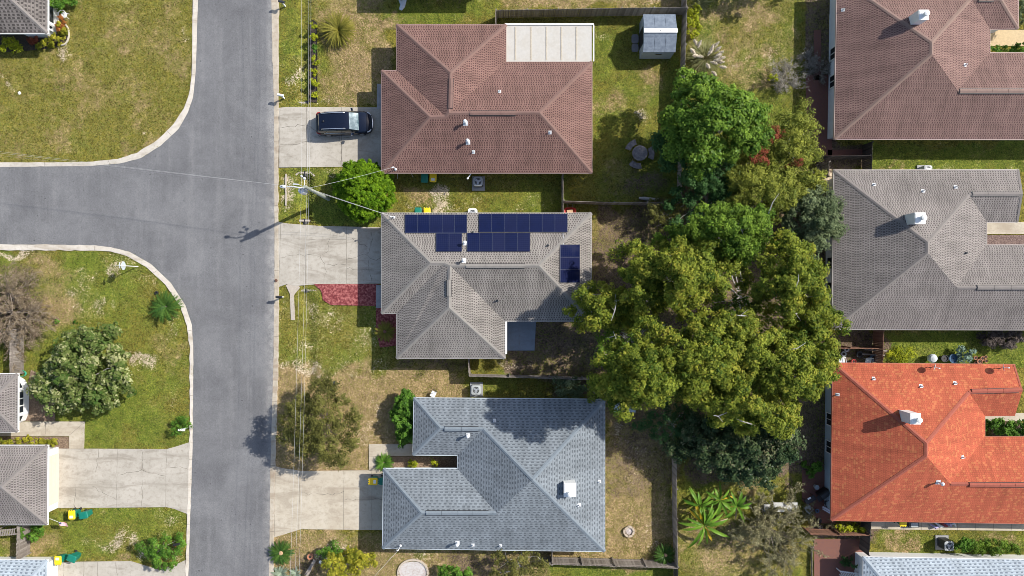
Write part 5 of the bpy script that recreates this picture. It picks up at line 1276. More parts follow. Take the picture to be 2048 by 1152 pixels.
branchy('willowy_shrub', 'sparse grey willowy bush over the white table behind the banana plants', 'shrub', 1550, 1062, 3.3, 2.6, 22, 5, M_TWIG, L_WILLOW, 30000, .2, .2, .04, base_px=(1535, 1052), droop=.1, depth=4, kids_n=4)
branchy('bare_shrub', 'pale grey leafless bush with yellow sprigs beside the brick path', 'shrub', 1572, 155, 1.75, 1.4, 20, 8, M_TWIG, L_GREYDRY, 5200, .17, .14, .025, droop=.04, depth=3, kids_n=5)
tree('bedding_plant', 'yellow sprigs growing in front of the pale grey bush', [(1548, 154, 9, 6, 1.3, .2)], L_LIME, 'plant', base=(1550, 154), spacing=.3, r=.26, sub=6, per=12, ln=.12, asp=.5, spread=.6, trunk=False)
branchy('dry_shrub', 'low tangle of dry grey stems along the wall of the rose-brown house', 'shrub', 1645, 140, 1.2, .7, 18, 11, M_TWIG, L_GREYDRY, 2600, .16, .14, .02, droop=.02, depth=3, kids_n=4)
branchy('dry_shrub', 'low dry weeds beside the brick path near the top right', 'shrub', 1620, 118, 1.1, .6, 16, 12, M_TWIG, L_GREYDRY, 2200, .16, .14, .02, droop=.02, depth=3, kids_n=4)
branchy('dry_shrub', 'dry stems with leaves among the plants at the red house patio', 'shrub', 1668, 1056, .9, .7, 12, 13, M_TWIG, L_WILLOW, 600, .16, .2, .02, depth=3, kids_n=3)

# ------------------------------------------------------------------ fences
M_WOODG = mat('weathered_wood', (.16, .135, .115), .95, .25, 5, tint=(.3, .265, .235), bump=.01)
M_WOODD = mat('dark_stained_wood', (.035, .03, .028), .9, .25, 5, tint=(.09, .075, .068))
M_WOODB = mat('brown_wood', (.16, .075, .045), .9, .25, 5, tint=(.27, .14, .09))
def fence(label, top_px, h=1.8, m=None, board=.14, cat='fence', gap=.012, group='wood fences between the yards', lean=0.0, rails=True):
    m = m or M_WOODG; pts = [P(x, y, h) for x, y in top_px]; base = Vector((pts[0].x, pts[0].y, 0))
    root = thing('fence', label, cat, base, 0, group); b = MB(); rb = MB()
    for a, c in zip(pts[:-1], pts[1:]):
        d = c - a; L = d.length; d.normalize(); sd = Vector((-d.y, d.x, 0)); n = max(1, int(L / board)); rz = math.atan2(d.y, d.x)
        for k in range(n):
            q = a + d * (L * (k + .5) / n) + sd * random.gauss(0, .006); hh = h + random.gauss(0, .018)
            b.box((q.x, q.y, hh / 2), (L / n - gap, .02, hh), rz + random.gauss(0, .01), 0, random.random())
        if rails:
            for z in (.35, h - .3): rb.bar(Vector((a.x, a.y, z)) + sd * .035, Vector((c.x, c.y, z)) + sd * .035, .04, .09, 0, .3)
        np_ = max(1, int(L / 2.4)) if rails else 0
        for k in range(np_ + 1):
            q = a + d * (L * k / max(np_, 1)) + sd * .09; pb = MB(); pb.box((q.x, q.y, (h - .05) / 2), (.09, .09, h - .05), rz, 0, .4); pb.build('post', m, root, base)
    b.build('boards', m, root, base)
    if rails: rb.build('rails', m, root, base)
    return root
fence('grey wood fence along the top of the red-brown house yard behind the shed', [(992, 20), (1180, 17), (1374, 14)])
fence('short fence return from the top fence down to the white patio roof', [(991, 21), (991, 52)])
fence('long wood fence from the shed corner down behind the stone table', [(1374, 15), (1369, 160), (1363, 392)])
fence('fence between the two narrow side yards left of the dark yard', [(1126, 346), (1126, 428)])
fence('fence closing the red-brown house yard south of the stone table', [(1128, 402), (1230, 405), (1362, 406)])
fence('short fence from the grey house corner to the divider', [(936, 718), (938, 753)])
fence('long divider fence between the grey and the blue-grey houses', [(938, 753), (1100, 757), (1235, 762)])
fence('fence on the east side of the blue-grey house yard beside the banana plants', [(1353, 918), (1354, 1040), (1356, 1137)])
fence('plank fence along the bottom of the dry yard with fire pit', [(1100, 1129), (1230, 1133), (1356, 1137)])
fence('short gate fence at the south-east eave of the blue-grey house', [(1104, 1104), (1104, 1129), (1086, 1131)])
fence('fence line running below the corner of the dry yard', [(1356, 1137), (1356, 1250)], m=M_WOODD)
fence('dark fence between rose-brown and taupe grey houses', [(1636, 312), (1743, 311)], m=M_WOODD)
fence('dark fence return beside the lawn with the air unit', [(1745, 283), (1744, 343)], m=M_WOODD)
fence('short pale fence next to the grey-green tree', [(1659, 322), (1657, 352)])
fence('brown fence south of the taupe grey house by the bright lawn', [(1640, 697), (1766, 698)], m=M_WOODB)
fence('brown fence return at the west end of the bright lawn', [(1767, 662), (1766, 727)], m=M_WOODB)
fence('brown fence between the red roofed house and the brick patio', [(1622, 1070), (1740, 1072)], m=M_WOODB)
fence('dark fence at the end of the pale concrete walk of the red house', [(1742, 1044), (1741, 1072), (1738, 1112)], m=M_WOODD)
fence('low grey fence strip at the edge of the brick patio', [(1625, 1095), (1625, 1190)], .35, rails=False)
fence('weathered plank fence above the white bay window on the left', [(19, 660), (19, 750)])
fence('weathered fence between the taupe garage and the bottom left house', [(34, 1053), (32, 1120)])
fence('fence beyond the top yard corner', [(1372, -60), (1373, 14)])
# slatted garden structures
def slats(name, label, cat, q0, q1, q2, n, h, m, w=.07):
    """parallel slats between edge q0->q1 and the parallel edge offset to q2, on legs"""
    a, c, d = P(*q0, h), P(*q1, h), P(*q2, h); base = Vector((a.x, a.y, 0)); off = d - a
    root = thing(name, label, cat, base); b = MB()
    for k in range(n):
        s = a.lerp(c, k / (n - 1)); b.bar(s, s + off, w, .035)
    b.build('slats', m, root, base); b = MB()
    for t in (.12, .88): b.bar(a + off * t - Vector((0, 0, .05)), c + off * t - Vector((0, 0, .05)), .06, .06)
    b.build('frame', m, root, base)
    for s in (a, c):
        for t in (.12, .88):
            b = MB(); q = s + off * t; b.box((q.x, q.y, (h - .08) / 2), (.07, .07, h - .08)); b.build('leg', m, root, base)
slats('pergola', 'small grey slatted pergola beside the bottom left fence', 'pergola', (-10, 1060), (28, 1057), (-8, 1073), 12, 1.9, M_WOODG)
slats('bench', 'white slatted garden bench on the brick patio', 'bench', (1680, 1141), (1716, 1146), (1688, 1158), 11, .8, M_WHITE, .06)

# ------------------------------------------------------------------ shed
sb = P(1309, 83); sh = thing('garden_shed', 'blue-grey garden shed with white ridge cap and dark open door', 'shed', sb)
M_SHEDR = mat('shed_roof', (.125, .155, .2), .7, .16, 3, col2=(.155, .187, .23)); M_SHEDW = mat('shed_wall', (.36, .41, .43), .7, .12, 3)
x0, x1 = P(1279, 0).x, P(1340, 0).x; y0, y1 = P(0, 118).y, P(0, 46.5).y; yr = (y0 + y1) / 2; hw, hr = 1.95, 2.6
b = MB(); b.prism([(x0, y0), (x1, y0), (x1, y1), (x0, y1)], 0, hw)
for x in (x0, x1): b.add([(x, y0, hw), (x, y1, hw), (x, yr, hr - .03)], [(0, 1, 2), (2, 1, 0)][:1])
b.build('wall', M_SHEDW, sh, sb)
b = MB()
for s, ye in ((1, y1), (-1, y0)):
    for k in range(3):
        xa, xb = x0 - .05 + (x1 - x0 + .1) * k / 3 + .012, x0 - .05 + (x1 - x0 + .1) * (k + 1) / 3 - .012
        for j in range(7 if s < 0 else 3):
            n = 7 if s < 0 else 3
            f0, f1 = j / n, (j + 1) / n; ya, yb = yr + (ye + s * .04 - yr) * f0, yr + (ye + s * .04 - yr) * f1; za, zb = hr + (hw - hr) * f0, hr + (hw - hr) * f1
            b.add([(xa, ya, za + .02), (xb, ya, za + .02), (xb, yb, zb + .035), (xa, yb, zb + .035), (xa, yb, zb - .02), (xb, yb, zb - .02)], [(0, 1, 2, 3) if s < 0 else (3, 2, 1, 0), (3, 2, 5, 4)])
    b.add([(x0 - .05, yr, hr), (x1 + .05, yr, hr), (x1 + .05, ye + s * .04, hw - .01), (x0 - .05, ye + s * .04, hw - .01)], [(0, 1, 2, 3)])
rf = b.build('roof', M_SHEDR, sh, sb)
b = MB()
for s in (-1, 1): b.add([(x0 - .08, yr, hr + .09), (x1 + .08, yr, hr + .09), (x1 + .08, yr + s * .17, hr + .045), (x0 - .08, yr + s * .17, hr + .045)], [(0, 1, 2, 3)] if s > 0 else [(3, 2, 1, 0)])
b.lathe((x0 + 1.3, yr, hr + .085), [(.03, 0), (.02, .03)], 8, 1); b.build('ridge_cap', [M_WHITE, M_BLACK], rf, sb)
b = MB(); b.box((x0 - .012, yr - .1, .95), (.03, 1.5, 1.8)); b.build('door', M_BLACK, sh, sb)
b = MB(); b.box((x0 - .02, yr - .95, 1.0), (.04, .2, 1.85)); b.box((x0 - .02, yr + .75, 1.0), (.04, .2, 1.85)); b.build('door_frame', M_SHEDW, sh, sb)
b = MB(); b.box(((x0 + x1) / 2 + .05, y0 - .02, 1.45), (.62, .05, .4)); w = b.build('window', M_SHEDW, sh, sb)
b = MB(); b.box(((x0 + x1) / 2 + .05, y0 - .05, 1.45), (.5, .02, .29)); b.build('pane', M_BLACK, w, sb)
M_STONE = mat('stone_slab', (.2, .19, .185), .95, .2, 5, bump=.02)
for k, (px, py, w, d) in enumerate([(1270, 78, .62, .8), (1270, 96, .6, .7)]):
    p = P(px, py); b = MB(); pts = [(p.x + w / 2 * math.copysign(abs(math.cos(t)) ** .5, math.cos(t)), p.y + d / 2 * math.copysign(abs(math.sin(t)) ** .5, math.sin(t))) for t in np.linspace(0, 2 * math.pi, 15)[:-1]]
    b.prism(pts, -.05, .05); tag(b.build('stepping_stone', M_STONE, None, p), 'grey stepping stone before the shed door, ' + ('the upper one' if k == 0 else 'the lower one'), 'stone', 'stepping stones at the shed')

# ------------------------------------------------------------------ stone table and benches
M_CAST = mat('cast_stone', (.17, .15, .15), .9, .2, 6, col2=(.24, .21, .2)); tc = P(1280, 306, .75); tb = Vector((tc.x, tc.y, 0))
t = thing('stone_table', 'round cast stone table in the shade of the trees', 'table', tb)
b = MB(); b.lathe(tb, [(.60, .66), (.66, .68), (.66, .74), (.62, .76), (.02, .76)], 28); b.build('tabletop', M_CAST, t, tb)
b = MB(); b.lathe(tb, [(.34, 0), (.2, .1), (.16, .4), (.3, .66)], 16); b.build('pedestal', M_CAST, t, tb)
for ang, lb in ((133, 'curved stone bench at the upper left of the round table'), (3, 'curved stone bench on the tree side of the round table'), (252, 'curved stone bench below the round table')):
    a0 = R(ang - 27); ri, ro = .82, 1.3; root = thing('stone_bench', lb, 'bench', tb, 0, 'curved benches round the stone table')
    arc = [R(ang - 27 + 54 * k / 10) for k in range(11)]
    pts = [(tb.x + ro * math.cos(x), tb.y + ro * math.sin(x)) for x in arc] + [(tb.x + ri * math.cos(x), tb.y + ri * math.sin(x)) for x in arc[::-1]]
    b = MB(); b.prism(pts, .38, .45); b.build('seat', M_CAST, root, tb)
    for da in (-17, 17):
        x = R(ang + da); b = MB(); b.box((tb.x + 1.06 * math.cos(x), tb.y + 1.06 * math.sin(x), .19), (.34, .14, .38), x); b.build('leg', M_CAST, root, tb)
# fire pit
fp = P(1258, 1062); t = thing('fire_pit', 'ring of pale stone blocks with ash inside in the dry yard', 'fire pit', fp)
for k in range(7):
    a0, a1 = 2 * math.pi * k / 7 + .05, 2 * math.pi * (k + 1) / 7 - .05; arc = np.linspace(a0, a1, 5); o_ = random.gauss(0, .015)
    b = MB(); b.prism([(fp.x + (.5 + o_) * math.cos(x), fp.y + (.5 + o_) * math.sin(x)) for x in arc] + [(fp.x + (.33 + o_) * math.cos(x), fp.y + (.33 + o_) * math.sin(x)) for x in arc[::-1]], 0, .2)
    b.build('block', mat('sand_block', (.42, .35, .27), .95, .2, 8), t, fp)
b = MB(); b.lathe(fp, [(.33, .02), (.28, .07), (.1, .11), (.01, .12)], 14); b.build('ash_bed', mat('ash', (.6, .55, .52), .98, .3, 14, col2=(.25, .2, .18)), t, fp)
# white gravel bed
p = P(826, 1145); b = MB(); pts = [(p.x + (1.2 + .12 * math.sin(3 * x)) * math.cos(x), p.y + (1.05 + .1 * math.cos(2 * x)) * math.sin(x)) for x in np.linspace(0, 2 * math.pi, 25)[:-1]]
b.prism(pts, -.1, .04); gb = b.build('gravel_bed', mat('white_gravel', (.6, .58, .565), .95, .4, 9, col2=(.33, .27, .24), bump=.05), None, p); struct(gb)
V = MB()
for k in range(60):
    x = 2 * math.pi * k / 26
    if k < 26: q = (p.x + 1.28 * math.cos(x), p.y + 1.13 * math.sin(x), .05); V.box(q, (.3, .16, .16), x + 1.57, 0, random.random())
tag(V.build('stone_edging', mat('edge_stone', (.45, .38, .3), .95, .2, 8), None, p), 'ring of tan stones round the white gravel bed', 'edging')

# ------------------------------------------------------------------ bins
M_BING = mat('green_bin', (.004, .16, .11), .5, .08, 3); M_BINY = mat('yellow_lid', (.8, .54, .008), .5, .06, 3); M_STICK = mat('white_sticker', (.75, .74, .7), .6, .05); M_TYRE = mat('tyre_rubber', (.02, .02, .021), .85, .2, 8)
def make_bin(label, lid_m, loc, rz, sticker):
    t = thing('wheelie_bin', label, 'bin', loc, rz, 'wheelie bins'); b = MB()
    rows = []
    for z, w, d in ((.06, .42, .44), (.5, .48, .55), (.98, .54, .66), (1.0, .58, .7), (1.03, .58, .7)):
        rows.append([(sx * w / 2, sy * d / 2 - .02, z) for sx, sy in ((-1, -.8), (-.8, -1), (.8, -1), (1, -.8), (1, .8), (.8, 1), (-.8, 1), (-1, .8))])
    b.grid(rows, closed=True); b.add(rows[0], [tuple(range(7, -1, -1))]); b.build('body', M_BING, t)
    b = MB(); rows = []
    for z, s in ((1.032, 1.04), (1.075, 1.03), (1.105, .9), (1.12, .5)):
        rows.append([(sx * .29 * s, sy * .36 * s - .02, z) for sx, sy in ((-1, -.8), (-.8, -1), (.8, -1), (1, -.8), (1, .8), (.8, 1), (-.8, 1), (-1, .8))])
    b.grid(rows, closed=True); b.add(rows[-1], [tuple(range(8))])
    for x in (-.2, 0, .2): b.box((x, .37, 1.05), (.07, .08, .05))
    ld = b.build('lid', lid_m, t)
    if sticker: b = MB(); b.box((0, -.16, 1.122), (.3, .22, .012)); b.build('sticker', M_STICK, ld)
    b = MB(); b.tube([(-.26, .41, .98), (.26, .41, .98)], .018, 6); b.build('handle', M_BING, t)
    for x in (-.25, .25):
        b = MB(); b.tube([(x - .03, .26, .11), (x + .03, .26, .11)], .11, 12); b.build('wheel', M_TYRE, t)
    return t
def at_top(px, py, h=1.08): p = P(px, py, h); return (p.x, p.y, 0.0)
def with_z(l, z): return (l[0], l[1], z)
bn = [('green', (849, 356), 0, 'green wheelie bin in the shade of the red-brown eave'), ('yellow', (866, 355), 0, 'yellow-lidded bin with white sticker under the red-brown eave'),
      ('green', (836, 424), 0, 'green bin half under the eave of the solar panel house'), ('yellow', (854, 424), 0, 'yellow-lidded bin peeking from the solar panel house eave'),
      ('yellow', (746, 963), 90, 'yellow-lidded bin on the shaded driveway of the blue-grey house'), ('green', (766, 963), 90, 'teal bin tucked under the blue-grey eave'),
      ('yellow', (143, 1030), 0, 'yellow-lidded bin on the lawn beside the flag'), ('green', (166, 1031), 100, 'green wheelie bin lying askew on the lawn beside the flag'),
      ('yellow', (116, 1121), 180, 'yellow-lidded bin at the bottom left driveway'), ('green', (143, 1117), 70, 'green wheelie bin turned sideways at the bottom left driveway')]
for kind, pp, rz, lb in bn: make_bin(lb, M_BINY if kind == 'yellow' else M_BING, with_z(at_top(*pp), .045 if pp[1] in (963, 1121, 1117) else 0), R(rz) + random.gauss(0, .05), kind == 'yellow')
# under the red roof eave
l = at_top(1806, 1044); make_bin('yellow-lidded bin on the concrete walk under the red roof', M_BINY, with_z(l, .045), 3.1, False)

# ------------------------------------------------------------------ air conditioners
def make_ac(label, loc, rz=0, w=.82, h=.8, body=None, pad=True, fan=None):
    t = thing('air_conditioner', label, 'air conditioner', loc, rz, 'air conditioning units'); z0 = .08
    if pad: b = MB(); b.box((0, -.06, .03), (w + .3, w + .42, .12)); b.build('pad', M_GREYSLAB, t)
    b = MB(); c = .1; s = w / 2; oc = [(-s + c, -s), (s - c, -s), (s, -s + c), (s, s - c), (s - c, s), (-s + c, s), (-s, s - c), (-s, -s + c)]
    b.prism([(x, y) for x, y in oc], z0, z0 + h); b.build('cabinet', body or M_DARKMETAL, t)
    ring = [(.36 * w, 0), (.36 * w, .06), (.42 * w, .06), (.44 * w, .0)]
    b = MB(); n = 24; rows = []
    rows.append([(q[0] * .995, q[1] * .995, z0 + h + .004) for q in [oc[int(k * 8 / n) % 8] for k in range(n)]])
    rows2 = []
    for rr, z in ((.4 * w, .03), (.36 * w, .03), (.36 * w, -.06)):
        rows2.append([(rr * math.cos(2 * math.pi * k / n), rr * math.sin(2 * math.pi * k / n), z0 + h + z + .01) for k in range(n)])
    per = []
    for k in range(n):
        a = 2 * math.pi * k / n; m = max(abs(math.cos(a)), abs(math.sin(a))); q = s * .99 / m; q = min(q, s * 1.22); per.append((q * math.cos(a), q * math.sin(a), z0 + h + .01))
    b.grid([per] + rows2, closed=True); b.build('top_cover', fan or M_GREYMETAL, t)
    b = MB(); b.lathe((0, 0, z0 + h + .002), [(.355 * w, 0), (.01, .001)], 20); b.build('fan_well', M_BLACK, t)
    b = MB(); b.lathe((0, 0, z0 + h + .012), [(.1, 0), (.1, .02), (.01, .03)], 12)
    for k in range(3):
        a = 2 * math.pi * k / 3 + .4; b.box((.2 * w * math.cos(a), .2 * w * math.sin(a), z0 + h + .018), (.26 * w, .2 * w, .01), a)
    b.build('fan', M_METAL, t)
    b = MB()
    for rr in (.14, .22, .3): b.tube([(rr * w * math.cos(2 * math.pi * k / 16), rr * w * math.sin(2 * math.pi * k / 16), z0 + h + .045) for k in range(17)], .006, 4)
    for k in range(4): a = math.pi * k / 4; b.tube([(-.38 * w * math.cos(a), -.38 * w * math.sin(a), z0 + h + .045), (.38 * w * math.cos(a), .38 * w * math.sin(a), z0 + h + .045)], .006, 4)
    b.build('grille', M_GREYMETAL, t)
    return t
def gl(px, py, h=0.0): p = P(px, py, h); return (p.x, p.y, 0)
make_ac('air conditioner on a concrete pad in the shade of the red-brown house', gl(956, 363, .85), 0)
make_ac('pale air conditioner half hidden by the solar panel house eave', gl(945, 426, .85), 0, .78, .8, M_WHITE, False, M_WHITE)
make_ac('air conditioner with grey cabinet between the fence and the blue-grey house', gl(952, 780, .85), 0, .8, .8, M_GREYMETAL)
make_ac('air conditioner at the top eave of the taupe grey house', gl(1856, 339, .85), 0, .7, .8, M_GREYMETAL)
make_ac('tall dark air conditioner with bright round fan by the pale blue house', gl(1898, 1092, 1.1), 0, .82, 1.05, M_DARKMETAL, True)

# ------------------------------------------------------------------ parked car
M_CAR = mat('dark_blue_paint', (.006, .01, .024), .18, .05, 1, metal=.2, spec=.6); M_CARG = mat('car_glass', (.012, .016, .02), .05, .05, 1, spec=.8); M_CHROME = mat('chrome_trim', (.7, .7, .72), .25, .03, metal=.8)
M_WSCR = mat('windscreen', (.08, .13, .15), .08, .2, .9, spec=.9, col2=(.36, .44, .46)); M_TAIL = mat('tail_lamp', (.3, .01, .012), .2, .05); M_LAMP = mat('head_lamp', (.6, .62, .64), .1, .05)  # windscreen's pale blue patches are sky reflection painted into its colour
cp = P(690, 248, .4); car = thing('parked_car', 'dark blue-black family car with silver roof rails on the driveway', 'car', (cp.x, cp.y, .045), R(1.8))
def sec(x, w, z, r=.16):   # half section across the car, rounded
    return [(x, -w, z[0]), (x, -w * 1.01, z[1]), (x, -w * .96, z[2]), (x, -w * .8, z[3]), (x, 0, z[4]), (x, w * .8, z[3]), (x, w * .96, z[2]), (x, w * 1.01, z[1]), (x, w, z[0])]
st = [(-2.38, .62, (.42, .6, .8, .86, .88)), (-2.33, .80, (.34, .6, .95, 1.02, 1.03)), (-2.15, .92, (.28, .6, .98, 1.05, 1.07)), (-1.5, .965, (.24, .6, .99, 1.07, 1.09)), (-.4, .975, (.22, .6, .99, 1.07, 1.09)), (.6, .97, (.22, .6, .98, 1.06, 1.09)),
      (1.0, .965, (.22, .6, .96, 1.04, 1.1)), (1.5, .95, (.24, .58, .9, .98, 1.05)), (1.95, .91, (.26, .55, .82, .9, .97)), (2.2, .82, (.3, .5, .74, .82, .88)), (2.34, .66, (.34, .48, .66, .73, .78)), (2.41, .44, (.38, .48, .6, .64, .67))]
b = MB(); rows = [sec(*s) for s in st]; b.grid(rows); b.add(rows[0], [tuple(range(8, -1, -1))]); b.add(rows[-1], [tuple(range(9))])
b.build('body', M_CAR, car, smooth=True)
b = MB(); b.box((0, 0, .24), (4.3, 1.7, .1)); b.build('underbody', M_BLACK, car)
g = [(-2.2, .80, 1.04, .70, 1.05), (-1.95, .88, 1.05, .74, 1.5), (-1.2, .915, 1.06, .77, 1.64), (-.2, .92, 1.06, .78, 1.68), (.35, .915, 1.06, .76, 1.64), (.62, .9, 1.06, .72, 1.58), (1.32, .82, 1.05, .76, 1.07)]
rows = [[(x, -w, z), (x, -(w * .45 + t * .55), z + (h - z) * .55), (x, -t, z + (h - z) * .94), (x, -t * .55, h), (x, t * .55, h), (x, t, z + (h - z) * .94), (x, (w * .45 + t * .55), z + (h - z) * .55), (x, w, z)] for x, w, z, t, h in g]
b = MB(); b.grid(rows); b.build('side_glass', M_CARG, car, smooth=True)
def patch(i0, i1, k0, k1, lift, m, name, inset=0.0):
    rr = [[(p[0], p[1] * (1.0 - inset), p[2] + lift) for p in r[k0:k1 + 1]] for r in rows[i0:i1 + 1]]; b = MB(); b.grid(rr); return b.build(name, m, car, smooth=True)
patch(1, 5, 2, 5, .012, M_CAR, 'roof_panel'); patch(5, 6, 2, 5, .014, M_WSCR, 'windscreen', .03); patch(0, 1, 2, 5, .012, M_CARG, 'rear_window', .05)
for s in (-1, 1):
    b = MB(); b.tube([(-1.75, s * .66, 1.58), (-1.6, s * .67, 1.68), (-.6, s * .68, 1.74), (.15, s * .67, 1.71), (.3, s * .66, 1.64)], .028, 6); b.build('roof_rail', M_CHROME, car)
    b = MB(); b.tube([(-1.62, s * .94, 1.09), (.95, s * .94, 1.09)], .014, 5); b.tube([(-1.62, s * .94, 1.09), (-1.3, s * .86, 1.4)], .014, 5); b.build('window_trim', M_CHROME, car)
    b = MB(); b.box((.78, s * 1.06, 1.12), (.16, .24, .17), s * .25, taper=.8); b.build('mirror', M_CAR, car); b = MB(); b.box((.72, s * 1.08, 1.12), (.06, .2, .13), s * .25); b.build('mirror_glass', M_CHROME, car)
    b = MB(); b.tube([(2.0, s * .86, .8), (2.2, s * .75, .75), (2.3, s * .6, .71)], [.05, .065, .04], 6); b.build('headlight', M_LAMP, car)
    b = MB(); b.tube([(-2.32, s * .72, .92), (-2.2, s * .88, .94), (-1.95, s * .95, .95)], [.05, .06, .02], 6); b.build('tail_light', M_TAIL, car)
    for x in (-1.42, 1.45):
        b = MB(); b.tube([(x, s * .76, .36), (x, s * .985, .36)], .36, 20); w = b.build('wheel', M_TYRE, car)
        b = MB(); b.tube([(x, s * .96, .36), (x, s * .998, .36)], .23, 14); b.build('rim', M_CHROME, w)
b = MB(); b.tube([(2.36, -.5, .62), (2.44, 0, .6), (2.36, .5, .62)], [.05, .07, .05], 6); b.build('grille', M_CHROME, car)
b = MB(); b.box((1.02, -.3, 1.12), (.05, .8, .02), .3); b.box((1.0, .35, 1.12), (.05, .7, .02), .2); b.build('wiper', M_BLACK, car)
b = MB(); b.lathe((-1.55, 0, 1.63), [(.09, 0), (.06, .05), (.01, .08)], 8); b.build('antenna', M_BLACK, car)

# ------------------------------------------------------------------ utility pole and wires
pb = P(657, 398); pb.z = 0; ptop = P(609, 373, 7.9)
M_POLE = mat('pole_wood', (.3, .33, .28), .9, .2, 4, col2=(.24, .25, .21)); M_ALU = mat('aluminium', (.62, .63, .64), .4, .08, 5, metal=.3)
pole = thing('utility_pole', 'weathered wooden utility pole with street lamp arm and transformer', 'utility pole', pb)
ax = lambda z: pb.lerp(Vector((ptop.x, ptop.y, 7.9)), z / 7.9)
b = MB(); b.tube([pb - Vector((0, 0, .4)), ax(4), ax(7.9)], [.17, .14, .11], 12); b.build('shaft', M_POLE, pole, pb)
L1 = P(566, 373, 7.3); b = MB(); b.tube([ax(6.7), ax(6.9).lerp(L1, .5) + Vector((0, 0, .3)), L1 + Vector((.35, 0, .1))], [.05, .045, .04], 8); arm = b.build('lamp_arm', M_ALU, pole, pb)
b = MB(); b.lathe(L1 - Vector((0, 0, .08)), [(.08, 0), (.13, .03), (.14, .09), (.09, .14), (.03, .17)], 14, mtx=Matrix.Diagonal((1.9, 1, 1))); b.lathe(L1 + Vector((-.05, 0, .1)), [(.04, 0), (.035, .07)], 8, 1); b.build('lamp_head', [M_ALU, M_DARKMETAL], arm, pb)
tr = P(605.5, 382, 6.4); b = MB(); b.lathe(tr - Vector((0, 0, .5)), [(.24, 0), (.27, .04), (.27, .85), (.24, .95), (.1, 1.0)], 16); b.lathe(tr + Vector((.06, .02, .5)), [(.05, 0), (.04, .2), (.055, .21)], 8, 1); b.bar(tr, (ax(6.4).x, ax(6.4).y, 6.4), .08, .2); b.build('transformer', [M_ALU, M_DARKMETAL], pole, pb)
b = MB(); q = P(609, 357, 7.2); b.tube([ax(7.2), Vector((q.x, ax(7.2).y, 7.2)), q], .03, 6); b.lathe(q, [(.1, -.1), (.12, .05), (.05, .16)], 10); q2 = P(603, 352, 7.2); b.tube([q, q2], .035, 6); b.lathe(q2, [(.07, -.1), (.09, .05), (.04, .14)], 10); b.build('cutout_switch', M_ALU, pole, pb)
b = MB(); b.bar(P(586, 368, 6.9), P(597, 369, 6.9), .1, .1); b.bar(P(597, 369, 6.9), ax(6.9), .04, .04); b.build('bracket', M_ALU, pole, pb)
M_WIRE = mat('bare_wire', (.5, .5, .49), .5, .1, 2); M_WIRED = mat('dark_wire', (.2, .2, .21), .6, .1, 2)
def wire(label, a, c, sag, r=.028, m=None, grp='overhead wires', mids=()):
    pts = []; chain = [a, *mids, c]
    for s, e in zip(chain[:-1], chain[1:]):
        for k in range(14):
            u = k / 14; q = s.lerp(e, u); q.z -= sag * 4 * u * (1 - u); pts.append(q)
    pts.append(c); b = MB(); b.tube(pts, r, 5); tag(b.build('overhead_wire', m or M_WIRE, None, a), label, 'wire', grp)
zt = 7.5
wire('westernmost overhead wire along the street, through the pole top', P(600, -180, 7.4), P(574, 1330, 7.4), .25, .0062, mids=(P(603, 360, 7.7),))
wire('middle overhead wire along the street, just right of the westernmost', P(616.5, -180, 6.7), P(583, 1330, 6.7), .3, .0062, mids=(P(614, 374, 7.0),))
wire('easternmost overhead wire of the three along the street', P(621, -180, 6.5), P(592, 1330, 6.5), .3, .0062, mids=(P(618, 376, 6.8),))
wire('service wire from the pole to the red-brown house corner', P(618, 376, 6.8), T_A, .35, .009)
wire('service wire from the pole to the solar panel house corner', P(618, 377, 6.7), T_B, .35, .009)
wire('thin second service wire to the solar panel house corner', P(619, 379, 6.2), T_B + Vector((0, 0, -.2)), .4, .009)
wire('service wire slanting to the blue-grey house mast at the bottom', P(618, 1300, 6.2), T_C, .3, .012)
for k, (y, z, lb) in enumerate(((303, 7.2, 'upper of the thin wires crossing the side street'), (308, 7.0, 'middle thin wire crossing the side street'), (315, 6.8, 'lower of the thin wires crossing the side street'))):
    wire(lb, P(-420, y - 52, z), P(612, 376 if k < 2 else 378, 6.9), .5, .0048, M_WIRE if k != 2 else M_WIRED, 'wires crossing the side street')

# ------------------------------------------------------------------ stop sign, mailboxes, flag, culverts
sp = P(276, 533); s = thing('stop_sign', 'road sign seen from behind on a pale post at the lawn corner', 'road sign', sp); M_SIGNB = mat('sign_back', (.6, .66, .68), .4, .06, 5, metal=.3); M_SIGNR = mat('sign_red', (.45, .02, .02), .5, .05)
b = MB(); b.box((sp.x, sp.y, 1.55), (.06, .06, 3.1)); b.build('post', mat('pale_post', (.7, .7, .66), .6, .08), s, sp)
b = MB(); oct_ = [(sp.x - .05, sp.y + .38 * math.cos(R(22.5 + 45 * k)), 2.3 + .38 * math.sin(R(22.5 + 45 * k))) for k in range(8)]
b.add(oct_ + [(x - .012, y, z) for x, y, z in oct_], [tuple(range(8)), tuple(range(15, 7, -1))] + [(k, k + 8, (k + 1) % 8 + 8, (k + 1) % 8) for k in range(8)])
b.build('sign_plate', M_SIGNB, s, sp)
b = MB(); b.add([(x - .017, y, z) for x, y, z in oct_], [tuple(range(7, -1, -1))]); b.build('sign_face', M_SIGNR, s, sp)
b = MB(); b.box((sp.x, sp.y + .02, 3.0), (.012, .5, .16)); b.box((sp.x, sp.y, 3.18), (.5, .012, .16)); b.build('street_name_blade', M_SIGNB, s, sp)
